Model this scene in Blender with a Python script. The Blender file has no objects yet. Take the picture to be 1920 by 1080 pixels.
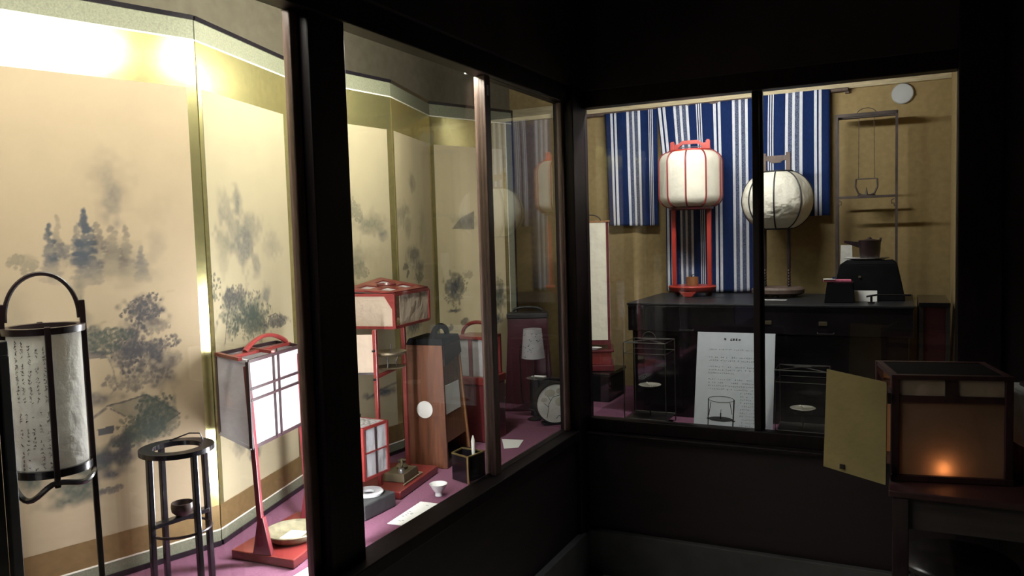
import bpy, bmesh, math, random
import numpy as np
from mathutils import Vector, Matrix, Euler

C = bpy.context.scene.collection
SC = bpy.context.scene

# ---------------------------------------------------------------- camera, world, exposure
cam_d = bpy.data.cameras.new('camera')
cam_d.sensor_width = 36.0
cam_d.lens = 36.0 * 1467.0 / 1920.0
cam_d.clip_start = 0.02
cam = bpy.data.objects.new('camera', cam_d)
C.objects.link(cam)
cam.matrix_world = Matrix(((0.8961, -0.0033, 0.4439, 0.0),
                           (0.4430, 0.0722, -0.8936, 0.0),
                           (-0.0291, 0.9974, 0.0662, 1.40),
                           (0, 0, 0, 1)))
SC.camera = cam
world = bpy.data.worlds.new('world')
SC.world = world
world.use_nodes = True
world.node_tree.nodes['Background'].inputs[0].default_value = (0.50, 0.38, 0.66, 1)
world.node_tree.nodes['Background'].inputs[1].default_value = 0.09
SC.view_settings.view_transform = 'Standard'
SC.view_settings.look = 'None'
SC.view_settings.gamma = 1.0
SC.view_settings.use_curve_mapping = False
SC.view_settings.exposure = 0.0
SC.cycles.max_bounces = 8
SC.cycles.transparent_max_bounces = 24
SC.cycles.sample_clamp_indirect = 4.0
SC.cycles.caustics_reflective = False
SC.cycles.caustics_refractive = False

TUBE_LEFT = 125.0       # emission of the fluorescent tubes over the long left window
TUBE_FAR = 175.0       # its far half, set brighter to lift the dim far panels
TUBE_POST = 145.0        # the upright tube behind the thick post
TUBE_FRONT = 150.0       # emission of the small tube over the front window
FLAME = 60.0           # candle flame
CANDLE_W = 1.0        # candle lamp, watt

# ---------------------------------------------------------------- materials
def nt(name):
    m = bpy.data.materials.new(name)
    m.use_nodes = True
    n = m.node_tree
    n.nodes.clear()
    out = n.nodes.new('ShaderNodeOutputMaterial')
    return m, n, out

def mat(name, col, rough=0.6, metal=0.0, var=0.15, scale=30.0, stretch=(1, 1, 1), bump=0.0, spec=0.5, coat=0.0):
    m, n, out = nt(name)
    p = n.nodes.new('ShaderNodeBsdfPrincipled')
    tc = n.nodes.new('ShaderNodeTexCoord')
    mp = n.nodes.new('ShaderNodeMapping')
    mp.inputs['Scale'].default_value = stretch
    nz = n.nodes.new('ShaderNodeTexNoise')
    nz.inputs['Scale'].default_value = scale
    nz.inputs['Detail'].default_value = 6
    rp = n.nodes.new('ShaderNodeValToRGB')
    c = Vector(col[:3])
    lo, hi = c * (1 - var), c * (1 + var)
    rp.color_ramp.elements[0].position = 0.3
    rp.color_ramp.elements[1].position = 0.7
    rp.color_ramp.elements[0].color = (*lo, 1)
    rp.color_ramp.elements[1].color = (*[min(1, x) for x in hi], 1)
    n.links.new(tc.outputs['Object'], mp.inputs[0])
    n.links.new(mp.outputs[0], nz.inputs['Vector'])
    n.links.new(nz.outputs['Fac'], rp.inputs[0])
    n.links.new(rp.outputs[0], p.inputs['Base Color'])
    p.inputs['Roughness'].default_value = rough
    p.inputs['Metallic'].default_value = metal
    p.inputs['Specular IOR Level'].default_value = spec
    p.inputs['Coat Weight'].default_value = coat
    p.inputs['Coat Roughness'].default_value = 0.08
    if bump > 0:
        b = n.nodes.new('ShaderNodeBump')
        b.inputs['Strength'].default_value = bump
        b.inputs['Distance'].default_value = 0.002
        n.links.new(nz.outputs['Fac'], b.inputs['Height'])
        n.links.new(b.outputs[0], p.inputs['Normal'])
    n.links.new(p.outputs[0], out.inputs[0])
    return m

def paper(name, col, trans=0.35, var=0.06, scale=18.0, bump=0.25):
    m, n, out = nt(name)
    tc = n.nodes.new('ShaderNodeTexCoord')
    nz = n.nodes.new('ShaderNodeTexNoise')
    nz.inputs['Scale'].default_value = scale
    nz.inputs['Detail'].default_value = 8
    rp = n.nodes.new('ShaderNodeValToRGB')
    c = Vector(col[:3])
    rp.color_ramp.elements[0].position = 0.3
    rp.color_ramp.elements[1].position = 0.7
    rp.color_ramp.elements[0].color = (*(c * (1 - var)), 1)
    rp.color_ramp.elements[1].color = (*[min(1, x) for x in c * (1 + var)], 1)
    d = n.nodes.new('ShaderNodeBsdfDiffuse')
    t = n.nodes.new('ShaderNodeBsdfTranslucent')
    mx = n.nodes.new('ShaderNodeMixShader')
    mx.inputs[0].default_value = trans
    b = n.nodes.new('ShaderNodeBump')
    b.inputs['Strength'].default_value = bump
    b.inputs['Distance'].default_value = 0.09
    n.links.new(tc.outputs['Object'], nz.inputs['Vector'])
    n.links.new(nz.outputs['Fac'], rp.inputs[0])
    n.links.new(nz.outputs['Fac'], b.inputs['Height'])
    n.links.new(b.outputs[0], d.inputs['Normal'])
    n.links.new(rp.outputs[0], d.inputs[0])
    n.links.new(rp.outputs[0], t.inputs[0])
    n.links.new(d.outputs[0], mx.inputs[1])
    n.links.new(t.outputs[0], mx.inputs[2])
    n.links.new(mx.outputs[0], out.inputs[0])
    return m

def emit(name, col, strength):
    m, n, out = nt(name)
    e = n.nodes.new('ShaderNodeEmission')
    e.inputs[0].default_value = (*col, 1)
    e.inputs[1].default_value = strength
    n.links.new(e.outputs[0], out.inputs[0])
    return m

def glass(name, f0=0.05):
    # thin window pane: clear transmission plus a mirror reflection that grows at grazing angles (Schlick)
    m, n, out = nt(name)
    g = n.nodes.new('ShaderNodeNewGeometry')
    dt = n.nodes.new('ShaderNodeVectorMath'); dt.operation = 'DOT_PRODUCT'
    ab = n.nodes.new('ShaderNodeMath'); ab.operation = 'ABSOLUTE'
    om = n.nodes.new('ShaderNodeMath'); om.operation = 'SUBTRACT'; om.inputs[0].default_value = 1.0
    pw = n.nodes.new('ShaderNodeMath'); pw.operation = 'POWER'; pw.inputs[1].default_value = 5.0
    ma = n.nodes.new('ShaderNodeMath'); ma.operation = 'MULTIPLY_ADD'
    ma.inputs[1].default_value = 1 - f0; ma.inputs[2].default_value = f0
    tr = n.nodes.new('ShaderNodeBsdfTransparent')
    tr.inputs[0].default_value = (0.97, 0.985, 0.975, 1)
    gl = n.nodes.new('ShaderNodeBsdfAnisotropic')
    gl.inputs['Roughness'].default_value = 0.0
    mx = n.nodes.new('ShaderNodeMixShader')
    n.links.new(g.outputs['Incoming'], dt.inputs[0])
    n.links.new(g.outputs['Normal'], dt.inputs[1])
    n.links.new(dt.outputs['Value'], ab.inputs[0])
    n.links.new(ab.outputs[0], om.inputs[1])
    n.links.new(om.outputs[0], pw.inputs[0])
    n.links.new(pw.outputs[0], ma.inputs[0])
    n.links.new(ma.outputs[0], mx.inputs[0])
    n.links.new(tr.outputs[0], mx.inputs[1])
    n.links.new(gl.outputs[0], mx.inputs[2])
    n.links.new(mx.outputs[0], out.inputs[0])
    return m

def painted(name, attr='pigment'):
    m, n, out = nt(name)
    p = n.nodes.new('ShaderNodeBsdfPrincipled')
    a = n.nodes.new('ShaderNodeAttribute')
    a.attribute_name = attr
    p.inputs['Roughness'].default_value = 0.75
    p.inputs['Specular IOR Level'].default_value = 0.25
    n.links.new(a.outputs['Color'], p.inputs['Base Color'])
    n.links.new(p.outputs[0], out.inputs[0])
    return m

M = {}
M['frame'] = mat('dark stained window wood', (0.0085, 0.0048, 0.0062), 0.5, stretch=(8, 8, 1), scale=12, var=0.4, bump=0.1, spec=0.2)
M['stile'] = mat('brown sliding sash wood', (0.10, 0.06, 0.05), 0.38, stretch=(8, 8, 1), scale=14, var=0.35, bump=0.1)
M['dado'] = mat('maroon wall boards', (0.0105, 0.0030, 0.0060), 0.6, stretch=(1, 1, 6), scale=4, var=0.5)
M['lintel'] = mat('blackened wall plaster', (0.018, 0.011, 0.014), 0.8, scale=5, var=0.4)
M['plinth_stone'] = mat('grey skirting board', (0.062, 0.060, 0.066), 0.7, scale=9, var=0.25)
M['floor'] = mat('grey concrete floor', (0.50, 0.48, 0.45), 0.6, scale=7, var=0.3, bump=0.1)
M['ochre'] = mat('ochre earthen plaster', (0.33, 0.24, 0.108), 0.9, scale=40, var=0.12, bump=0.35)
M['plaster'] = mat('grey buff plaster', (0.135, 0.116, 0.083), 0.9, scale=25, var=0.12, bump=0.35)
M['felt'] = mat('mauve felt covering', (0.200, 0.085, 0.138), 0.95, scale=160, var=0.12, bump=0.3, spec=0.1)
M['glass'] = glass('window glass', 0.05)
M['glass_sheen'] = glass('window glass with a stronger sheen', 0.15)
M['gold'] = mat('gold leaf', (0.60, 0.54, 0.25), 0.27, metal=0.87, scale=55, var=0.10, bump=0.06)
M['brocade'] = mat('pale silk brocade', (0.165, 0.168, 0.115), 0.6, scale=220, var=0.22, bump=0.2)
M['whiteline'] = mat('white silk edging', (0.80, 0.77, 0.66), 0.6, scale=120, var=0.1)
M['blacklac'] = mat('black lacquer', (0.010, 0.008, 0.011), 0.22, scale=20, var=0.3, coat=0.3)
M['darkbrown'] = mat('dark brown lacquered wood', (0.022, 0.012, 0.014), 0.34, stretch=(4, 4, 1), scale=18, var=0.35)
M['blackmatt'] = mat('matt black wood', (0.012, 0.011, 0.013), 0.55, scale=20, var=0.3)
M['redlac'] = mat('vermilion lacquer', (0.165, 0.023, 0.021), 0.28, scale=12, var=0.15, coat=0.25)
M['vermilion'] = mat('bright vermilion lacquer', (0.42, 0.042, 0.030), 0.34, scale=12, var=0.12, coat=0.2)
M['redlac2'] = mat('deep red lacquer', (0.105, 0.015, 0.020), 0.30, scale=12, var=0.2, coat=0.2)
M['redrib'] = mat('red painted rib', (0.24, 0.030, 0.030), 0.4, scale=12, var=0.15)
M['lattice'] = mat('thin red lattice wood darkened as backlit', (0.014, 0.0045, 0.0065), 0.5, scale=12, var=0.2)  # backlit darkness of the bars is put into this colour
M['maroon'] = mat('maroon lacquered wood', (0.060, 0.012, 0.022), 0.4, scale=12, var=0.2)
M['brownwood'] = mat('brown cedar wood', (0.112, 0.034, 0.012), 0.55, stretch=(10, 10, 1), scale=9, var=0.35, bump=0.12)
M['lightwood'] = mat('orange brown wood', (0.30, 0.135, 0.055), 0.45, stretch=(10, 10, 1), scale=9, var=0.25)
M['greywood'] = mat('weathered grey brown wood', (0.11, 0.075, 0.06), 0.6, stretch=(6, 6, 1), scale=12, var=0.3)
M['bamboo'] = mat('pale wall rail wood', (0.50, 0.42, 0.26), 0.6, stretch=(1, 10, 10), scale=14, var=0.2)
M['iron'] = mat('dark iron', (0.030, 0.026, 0.028), 0.4, metal=0.6, scale=30, var=0.3)
M['rustiron'] = mat('brown rusted iron', (0.060, 0.044, 0.040), 0.6, metal=0.2, scale=30, var=0.35)
M['gold_brown_reflection'] = mat('gold leaf with brown reflection in its colour', (0.25, 0.165, 0.070), 0.42, metal=0.45, scale=55, var=0.12, bump=0.06)  # brown reflection of the floor put into the lower band's colour
M['wire'] = mat('worn grey iron wire', (0.13, 0.125, 0.12), 0.38, metal=0.7, scale=30, var=0.3)
M['bronze'] = mat('old bronze', (0.15, 0.12, 0.075), 0.5, metal=0.6, scale=24, var=0.35, bump=0.1)
M['brass'] = mat('worn brass', (0.55, 0.44, 0.20), 0.35, metal=0.9, scale=30, var=0.2)
M['silver'] = mat('silver grey metal', (0.40, 0.40, 0.41), 0.3, metal=0.8, scale=30, var=0.2)
M['stone'] = mat('dark grey stone', (0.045, 0.046, 0.050), 0.5, scale=35, var=0.25, bump=0.15)
M['paper_white'] = paper('white washi paper', (0.70, 0.69, 0.71), 0.62)
M['paper_cream'] = paper('cream lantern paper', (0.80, 0.76, 0.64), 0.12, bump=0.12)
M['paper_crumple'] = paper('crumpled cream lantern paper', (0.80, 0.77, 0.66), 0.12, scale=8.0, bump=0.7)
M['paper_aged'] = paper('aged greyish paper', (0.76, 0.75, 0.71), 0.42, var=0.10)
M['paper_warm'] = paper('warm buff paper', (0.54, 0.44, 0.345), 0.35)
M['paper_ochre'] = paper('yellowed oil paper', (0.25, 0.20, 0.10), 0.2, var=0.1, scale=6)
M['paper_candle'] = paper('amber oil paper', (0.36, 0.235, 0.165), 0.5, var=0.05, scale=6)
M['card'] = mat('white card', (0.82, 0.82, 0.80), 0.8, scale=40, var=0.03)
M['signpaper'] = mat('bluish white sheet', (0.76, 0.80, 0.90), 0.85, scale=40, var=0.03)
M['ink'] = mat('writing ink', (0.025, 0.024, 0.030), 0.8, scale=60, var=0.3)
M['inkbrown'] = mat('faded brush ink', (0.085, 0.080, 0.076), 0.8, scale=60, var=0.5)
M['inkgrey'] = mat('faint printed ink', (0.12, 0.13, 0.18), 0.8, scale=200, var=0.3)
M['porcelain'] = mat('white glazed porcelain', (0.80, 0.80, 0.80), 0.18, scale=30, var=0.02)
M['clay'] = mat('brown glazed clay', (0.06, 0.042, 0.038), 0.28, scale=30, var=0.25)
M['oil'] = mat('pale lamp dish glaze', (0.42, 0.40, 0.34), 0.3, scale=30, var=0.15)
M['reed'] = mat('greenish woven reed', (0.17, 0.15, 0.09), 0.75, scale=60, var=0.3, bump=0.4)
M['navy'] = mat('indigo cotton', (0.010, 0.024, 0.092), 0.9, stretch=(1, 1, 0.2), scale=300, var=0.2, bump=0.15, spec=0.1)
M['stripe'] = mat('white cotton stripe', (0.68, 0.70, 0.76), 0.9, stretch=(1, 1, 0.2), scale=300, var=0.1, bump=0.15, spec=0.1)
M['fleck'] = mat('blue grey flecked cotton', (0.095, 0.115, 0.185), 0.9, scale=260, var=0.75, spec=0.1)
M['pink'] = mat('pink printed wrapper', (0.62, 0.16, 0.26), 0.4, scale=60, var=0.4)
M['offwhite'] = mat('off white plastic', (0.52, 0.54, 0.54), 0.5, scale=20, var=0.04)
M['pebble'] = mat('grey pebbled lid', (0.20, 0.19, 0.19), 0.6, scale=120, var=0.8, bump=0.4)
M['wax'] = mat('white candle wax', (0.82, 0.80, 0.74), 0.5, scale=30, var=0.03)
M['chesttop'] = mat('dull black chest top', (0.016, 0.017, 0.021), 0.42, scale=10, var=0.3)  # a little paler and rougher than the black lacquer
M['jetwood'] = mat('jet black wood', (0.006, 0.006, 0.007), 0.7, scale=20, var=0.3, spec=0.06)
M['midwood'] = mat('reddish tan board', (0.20, 0.080, 0.032), 0.5, stretch=(10, 10, 1), scale=9, var=0.25)
M['tableapron'] = mat('dark grey brown table apron', (0.036, 0.027, 0.028), 0.55, stretch=(1, 1, 8), scale=6, var=0.3)
M['lanternwood'] = mat('dark maroon lantern wood', (0.035, 0.012, 0.014), 0.45, stretch=(4, 4, 1), scale=16, var=0.3)
M['stoolseat'] = mat('dark polished stool seat', (0.016, 0.013, 0.014), 0.25, scale=9, var=0.3)
M['silk'] = painted('ink painted silk')
M['tube'] = emit('lit fluorescent tube', (1.0, 0.955, 0.83), TUBE_LEFT)
M['tube_far'] = emit('lit brighter fluorescent tube', (1.0, 0.965, 0.83), TUBE_FAR)
M['tube_post'] = emit('lit upright fluorescent tube', (0.98, 0.97, 1.0), TUBE_POST)
M['tube_front'] = emit('lit small fluorescent tube', (1.0, 0.97, 0.93), TUBE_FRONT)
M['flame'] = emit('candle flame', (1.0, 0.52, 0.16), FLAME)

# ---------------------------------------------------------------- mesh helpers
class MB:
    """Collects shapes; build() links them as one mesh object."""
    def __init__(self):
        self.v, self.f, self.mi = [], [], []
    def add(self, vs, fs, mi=0):
        o = len(self.v)
        self.v += [Vector(p) for p in vs]
        self.f += [[i + o for i in f] for f in fs]
        self.mi += [mi] * len(fs)
        return self
    def box(self, x0, x1, y0, y1, z0, z1, mi=0):
        vs = [(x, y, z) for z in (z0, z1) for y in (y0, y1) for x in (x0, x1)]
        return self.add(vs, [[0, 2, 3, 1], [4, 5, 7, 6], [0, 1, 5, 4], [2, 6, 7, 3], [0, 4, 6, 2], [1, 3, 7, 5]], mi)
    def hexa(self, bottom, top, mi=0):
        """bottom / top: four points each, the same turning order"""
        vs = list(bottom) + list(top)
        return self.add(vs, [[3, 2, 1, 0], [4, 5, 6, 7], [0, 1, 5, 4], [1, 2, 6, 5], [2, 3, 7, 6], [3, 0, 4, 7]], mi)
    def quad_slab(self, a, b, c, d, t, mi=0):
        a, b, c, d = map(Vector, (a, b, c, d))
        n = (b - a).cross(d - a).normalized() * (t / 2)
        return self.hexa([a - n, b - n, c - n, d - n], [a + n, b + n, c + n, d + n], mi)
    def bar(self, p, q, w, h=None, up=(0, 0, 1), mi=0):
        h = h or w
        p, q = Vector(p), Vector(q)
        d = (q - p).normalized()
        u = Vector(up)
        if abs(d.dot(u)) > 0.95:
            u = Vector((0, 1, 0)) if abs(d.y) < 0.9 else Vector((1, 0, 0))
        s = d.cross(u).normalized() * (w / 2)
        t = s.cross(d).normalized() * (h / 2)
        return self.hexa([p - s - t, p + s - t, p + s + t, p - s + t], [q - s - t, q + s - t, q + s + t, q - s + t], mi)
    def tube(self, pts, r, n=8, closed=False, mi=0):
        pts = [Vector(p) for p in pts]
        k = len(pts)
        rs = r if isinstance(r, (list, tuple)) else [r] * k
        rings = []
        prev = None
        for i, p in enumerate(pts):
            if closed:
                d = (pts[(i + 1) % k] - pts[i - 1]).normalized()
            else:
                d = (pts[min(i + 1, k - 1)] - pts[max(i - 1, 0)]).normalized()
            if prev is None:
                a = Vector((0, 0, 1)) if abs(d.z) < 0.9 else Vector((1, 0, 0))
                u = d.cross(a).normalized()
            else:
                u = (prev - d * prev.dot(d)).normalized()
            prev = u
            w = d.cross(u)
            rings.append([p + (u * math.cos(2 * math.pi * j / n) + w * math.sin(2 * math.pi * j / n)) * rs[i] for j in range(n)])
        vs = [q for rg in rings for q in rg]
        fs = []
        m = k if closed else k - 1
        for i in range(m):
            for j in range(n):
                a, b = i * n + j, i * n + (j + 1) % n
                c, d2 = ((i + 1) % k) * n + (j + 1) % n, ((i + 1) % k) * n + j
                fs.append([a, b, c, d2])
        if not closed:
            fs.append(list(range(n))[::-1])
            fs.append([(k - 1) * n + j for j in range(n)])
        return self.add(vs, fs, mi)
    def ring(self, c, R, r, n=40, m=6, mi=0, sx=1, sy=1):
        c = Vector(c)
        return self.tube([c + Vector((math.cos(2 * math.pi * i / n) * R * sx, math.sin(2 * math.pi * i / n) * R * sy, 0)) for i in range(n)], r, m, True, mi)
    def lathe(self, prof, c=(0, 0, 0), n=36, mi=0, sx=1, sy=1, a0=0.0, a1=None):
        """prof: (radius, z) from bottom to top; closed profiles repeat the first point"""
        c = Vector(c)
        full = a1 is None
        span = 2 * math.pi if full else a1 - a0
        cols = n if full else n + 1
        vs, fs = [], []
        k = len(prof)
        for i in range(cols):
            a = a0 + span * i / n
            for (r, z) in prof:
                vs.append(c + Vector((math.cos(a) * r * sx, math.sin(a) * r * sy, z)))
        for i in range(n):
            j = (i + 1) % cols
            for q in range(k - 1):
                fs.append([i * k + q, j * k + q, j * k + q + 1, i * k + q + 1])
        return self.add(vs, fs, mi)
    def disc(self, c, r, z0, z1, n=40, mi=0, sx=1, sy=1):
        return self.lathe([(1e-4, z0), (r, z0), (r, z1), (1e-4, z1)], c, n, mi, sx, sy)
    def prism(self, poly, axis, a, b, mi=0):
        """poly: 2-D outline; axis 'x','y','z' = extrusion direction from a to b"""
        def P(u, v, w):
            return {'x': (w, u, v), 'y': (u, w, v), 'z': (u, v, w)}[axis]
        n = len(poly)
        vs = [P(u, v, a) for u, v in poly] + [P(u, v, b) for u, v in poly]
        fs = [list(range(n))[::-1], [n + i for i in range(n)]] + [[i, (i + 1) % n, n + (i + 1) % n, n + i] for i in range(n)]
        return self.add(vs, fs, mi)
    def xform(self, mtx):
        self.v = [mtx @ p for p in self.v]
        return self
    def build(self, name, m, parent=None, smooth=False, bevel=0.0, world=False):
        me = bpy.data.meshes.new(name)
        vs = self.v
        if world and parent is not None:
            inv = chain(parent).inverted()
            vs = [inv @ p for p in vs]
        me.from_pydata([tuple(p) for p in vs], [], self.f)
        ms = m if isinstance(m, (list, tuple)) else [m]
        for q in ms:
            me.materials.append(M[q] if isinstance(q, str) else q)
        me.polygons.foreach_set('material_index', self.mi)
        bm = bmesh.new()
        bm.from_mesh(me)
        bmesh.ops.remove_doubles(bm, verts=bm.verts, dist=1e-6)
        bmesh.ops.recalc_face_normals(bm, faces=bm.faces)
        bm.to_mesh(me)
        bm.free()
        o = bpy.data.objects.new(name, me)
        C.objects.link(o)
        if parent is not None:
            o.parent = parent
        if smooth:
            me.polygons.foreach_set('use_smooth', [True] * len(me.polygons))
            ed = o.modifiers.new('split', 'EDGE_SPLIT')
            ed.split_angle = math.radians(40)
        if bevel > 0:
            b = o.modifiers.new('bevel', 'BEVEL')
            b.width = bevel
            b.segments = 2
            b.limit_method = 'ANGLE'
            b.angle_limit = math.radians(40)
        return o

def chain(o):
    m = Matrix.Identity(4)
    while o is not None:
        m = Matrix.LocRotScale(o.location, o.rotation_euler, o.scale) @ m
        o = o.parent
    return m

def tag(o, label, cat, group=None, kind=None):
    o['label'] = label
    o['category'] = cat
    if group:
        o['group'] = group
    if kind:
        o['kind'] = kind
    return o

def thing(name, label, cat, loc=(0, 0, 0), rot=0.0, group=None):
    o = bpy.data.objects.new(name, None)
    C.objects.link(o)
    o.empty_display_size = 0.05
    o.location = loc
    o.rotation_euler = (0, 0, math.radians(rot))
    return tag(o, label, cat, group)

def struct(o, label=None, cat=None):
    o['kind'] = 'structure'
    if label:
        o['label'] = label
        o['category'] = cat
    return o

def part_label(o, text):
    o['label'] = text
    return o

FZ = 0.60      # deck of the display case
GZ = FZ + 0.001

# ================================================================ THE SETTING
def structure_box(name, m, boxes, bevel=0.0):
    b = MB()
    for q in boxes:
        b.box(*q)
    return struct(b.build(name, m, None, bevel=bevel))

structure_box('floor', 'floor', [(-1.16, 3.2, -1.6, 2.98, -0.05, 0.0)])
structure_box('ceiling', 'lintel', [(-1.16, 3.2, -1.6, 2.98, 2.62, 2.68)])
# room side of the long window wall (left) and of the end window wall (front)
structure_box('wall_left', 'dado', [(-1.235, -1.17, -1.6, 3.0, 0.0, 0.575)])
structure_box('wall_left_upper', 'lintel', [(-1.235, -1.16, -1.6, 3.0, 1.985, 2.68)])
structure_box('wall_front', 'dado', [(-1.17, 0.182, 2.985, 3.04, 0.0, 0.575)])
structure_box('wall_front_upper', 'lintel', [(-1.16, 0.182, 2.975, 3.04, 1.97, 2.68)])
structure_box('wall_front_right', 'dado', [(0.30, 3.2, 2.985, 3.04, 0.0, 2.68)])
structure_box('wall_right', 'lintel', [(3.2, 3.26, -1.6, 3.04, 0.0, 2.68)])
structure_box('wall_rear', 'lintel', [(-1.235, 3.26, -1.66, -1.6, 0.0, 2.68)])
structure_box('baseboard_front', 'plinth_stone', [(-1.15, 3.2, 2.955, 2.985, 0.0, 0.184)], 0.004)
structure_box('baseboard_left', 'plinth_stone', [(-1.17, -1.14, -1.6, 2.985, 0.0, 0.184)], 0.004)
# inside of the display case
structure_box('floor_case', 'felt', [(-1.95, -1.232, -0.6, 3.9, 0.56, FZ), (-1.232, 0.197, 3.035, 3.9, 0.56, FZ)])
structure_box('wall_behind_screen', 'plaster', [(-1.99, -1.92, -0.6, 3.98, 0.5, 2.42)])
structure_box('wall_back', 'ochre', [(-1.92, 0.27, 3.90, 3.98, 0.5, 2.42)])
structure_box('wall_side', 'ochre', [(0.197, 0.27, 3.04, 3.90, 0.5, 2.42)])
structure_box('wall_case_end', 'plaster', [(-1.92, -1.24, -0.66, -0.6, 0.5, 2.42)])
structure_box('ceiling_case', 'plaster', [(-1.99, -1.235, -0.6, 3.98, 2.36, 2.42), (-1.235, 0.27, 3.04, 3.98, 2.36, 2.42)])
# dark posts and rails round the windows
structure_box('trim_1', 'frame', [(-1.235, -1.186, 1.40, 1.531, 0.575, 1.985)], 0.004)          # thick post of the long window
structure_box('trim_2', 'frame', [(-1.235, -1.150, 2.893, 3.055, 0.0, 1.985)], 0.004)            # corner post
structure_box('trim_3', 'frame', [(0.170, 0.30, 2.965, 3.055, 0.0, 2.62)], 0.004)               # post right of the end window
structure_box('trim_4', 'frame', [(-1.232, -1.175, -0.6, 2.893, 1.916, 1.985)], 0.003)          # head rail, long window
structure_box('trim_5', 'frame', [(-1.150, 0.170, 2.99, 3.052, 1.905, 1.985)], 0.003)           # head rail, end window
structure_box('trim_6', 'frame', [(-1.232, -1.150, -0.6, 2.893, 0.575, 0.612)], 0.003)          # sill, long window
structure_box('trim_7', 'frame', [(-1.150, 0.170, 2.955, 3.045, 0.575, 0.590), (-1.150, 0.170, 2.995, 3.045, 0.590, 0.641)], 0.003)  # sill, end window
structure_box('trim_8', 'bamboo', [(-1.92, 0.197, 3.878, 3.90, 2.019, 2.085)], 0.002)          # pale rail along the back wall

def sash(name, label, plane, a0, a1, off, z0, z1, stiles, glass_t=0.004, pane='glass'):
    """one sliding sash: plane 'x' stands at X=off and runs along Y, plane 'y' stands at Y=off and runs along X.
    stiles: (from, to, material) uprights"""
    root = struct(thing(name, label, 'window'))
    for s0, s1, mm in stiles:
        b = MB()
        if plane == 'x':
            b.box(off - 0.011, off + 0.011, s0, s1, z0, z1)
        else:
            b.box(s0, s1, off - 0.011, off + 0.011, z0, z1)
        b.build('stile', mm, root, bevel=0.003)
    g = MB()
    if plane == 'x':
        g.box(off - glass_t / 2, off + glass_t / 2, a0, a1, z0, z1)
    else:
        g.box(a0, a1, off - glass_t / 2, off + glass_t / 2, z0, z1)
    g.build('glass_pane', pane, root)
    return root

sash('window_1', 'near glass pane of the long window, left of the thick post', 'x', -0.5, 1.40, -1.224, 0.612, 1.916,
     [(1.372, 1.40, 'stile')])
w2 = sash('window_2', 'middle glass pane of the long window, right of the thick post', 'x', 1.531, 2.285, -1.2245, 0.612, 1.916,
          [(2.250, 2.285, 'stile')])
w3 = sash('window_3', 'far glass pane of the long window, next to the corner post', 'x', 2.238, 2.893, -1.199, 0.612, 1.916,
          [(2.238, 2.276, 'stile'), (2.868, 2.893, 'stile')], pane='glass_sheen')
MB().box(-1.1885, -1.1865, 2.249, 2.262, 1.853, 1.886).build('latch_plate', 'offwhite', w3, bevel=0.0008)  # brass latch coloured off-white in place of light falling on it
sash('window_4', 'left glass pane of the end window', 'y', -1.150, -0.465, 3.020, 0.641, 1.905, [(-0.490, -0.465, 'frame')])
sash('window_5', 'right glass pane of the end window', 'y', -0.478, 0.170, 3.0435, 0.641, 1.905, [(-0.478, -0.455, 'frame')])

# ---------------------------------------------------------------- lamps of the display case
def tube_lamp(name, label, p, q, m, group):
    """fluorescent batten: casing, end caps and glass tube, from p to q"""
    p, q = Vector(p), Vector(q)
    d = (q - p).normalized()
    t = thing(name, label, 'lamp', (p + q) / 2, 0, group)
    up = Vector((0, 0, 1)) if abs(d.z) < 0.5 else Vector((0.6, 0, 0))
    MB().bar(p + up * 0.042, q + up * 0.042, 0.05, 0.035 if abs(d.z) < 0.5 else 0.010, up=tuple(up.normalized())).build('casing', 'offwhite', t, bevel=0.003, world=True)
    for e, s in ((p, 1), (q, -1)):
        MB().bar(e + up * 0.012, e + d * s * 0.014 + up * 0.012, 0.03, 0.05 if abs(d.z) < 0.5 else 0.028, up=tuple(up.normalized())).build('end_cap', 'offwhite', t, bevel=0.002, world=True)
    MB().tube([p + d * 0.014, q - d * 0.014], 0.0135, 16).build('tube', m, t, smooth=True, world=True)
    return t

tube_lamp('fluorescent_lamp', 'lit fluorescent batten above the long window, near half', (-1.285, 0.25, 1.955), (-1.285, 1.30, 1.955), 'tube', 'fluorescent battens over the long window')
tube_lamp('fluorescent_lamp', 'lit fluorescent batten above the long window, far half', (-1.285, 1.44, 1.955), (-1.285, 2.32, 1.955), 'tube_far', 'fluorescent battens over the long window')
tube_lamp('fluorescent_lamp', 'upright lit fluorescent batten behind the thick post of the long window', (-1.285, 1.520, 0.66), (-1.285, 1.520, 1.26), 'tube_post', None)
MB().box(0.003, 0.048, 0.070, 0.073, -0.31, 0.31).box(0.040, 0.048, -0.02, 0.070, -0.31, 0.31).build('added_light_shield', 'offwhite', bpy.data.objects['fluorescent_lamp.002'])  # unseen flange added to keep the tube's reflection off the end window
tube_lamp('fluorescent_lamp', 'small lit fluorescent batten above the end window', (-1.08, 3.105, 1.985), (-0.34, 3.105, 1.985), 'tube_front', None)

# ================================================================ THE FOLDING SCREEN
rng = np.random.default_rng(7)

def vnoise(shape, cells):
    """smooth value noise, about 0..1"""
    h, w = shape
    g = rng.random((cells[0] + 2, cells[1] + 2))
    y = np.linspace(0, cells[0], h)
    x = np.linspace(0, cells[1], w)
    yi, xi = y.astype(int), x.astype(int)
    fy, fx = y - yi, x - xi
    fy, fx = fy * fy * (3 - 2 * fy), fx * fx * (3 - 2 * fx)
    a = g[np.ix_(yi, xi)]; b = g[np.ix_(yi, xi + 1)]; c = g[np.ix_(yi + 1, xi)]; d = g[np.ix_(yi + 1, xi + 1)]
    fx = fx[None, :]; fy = fy[:, None]
    return (a * (1 - fx) + b * fx) * (1 - fy) + (c * (1 - fx) + d * fx) * fy

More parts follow.
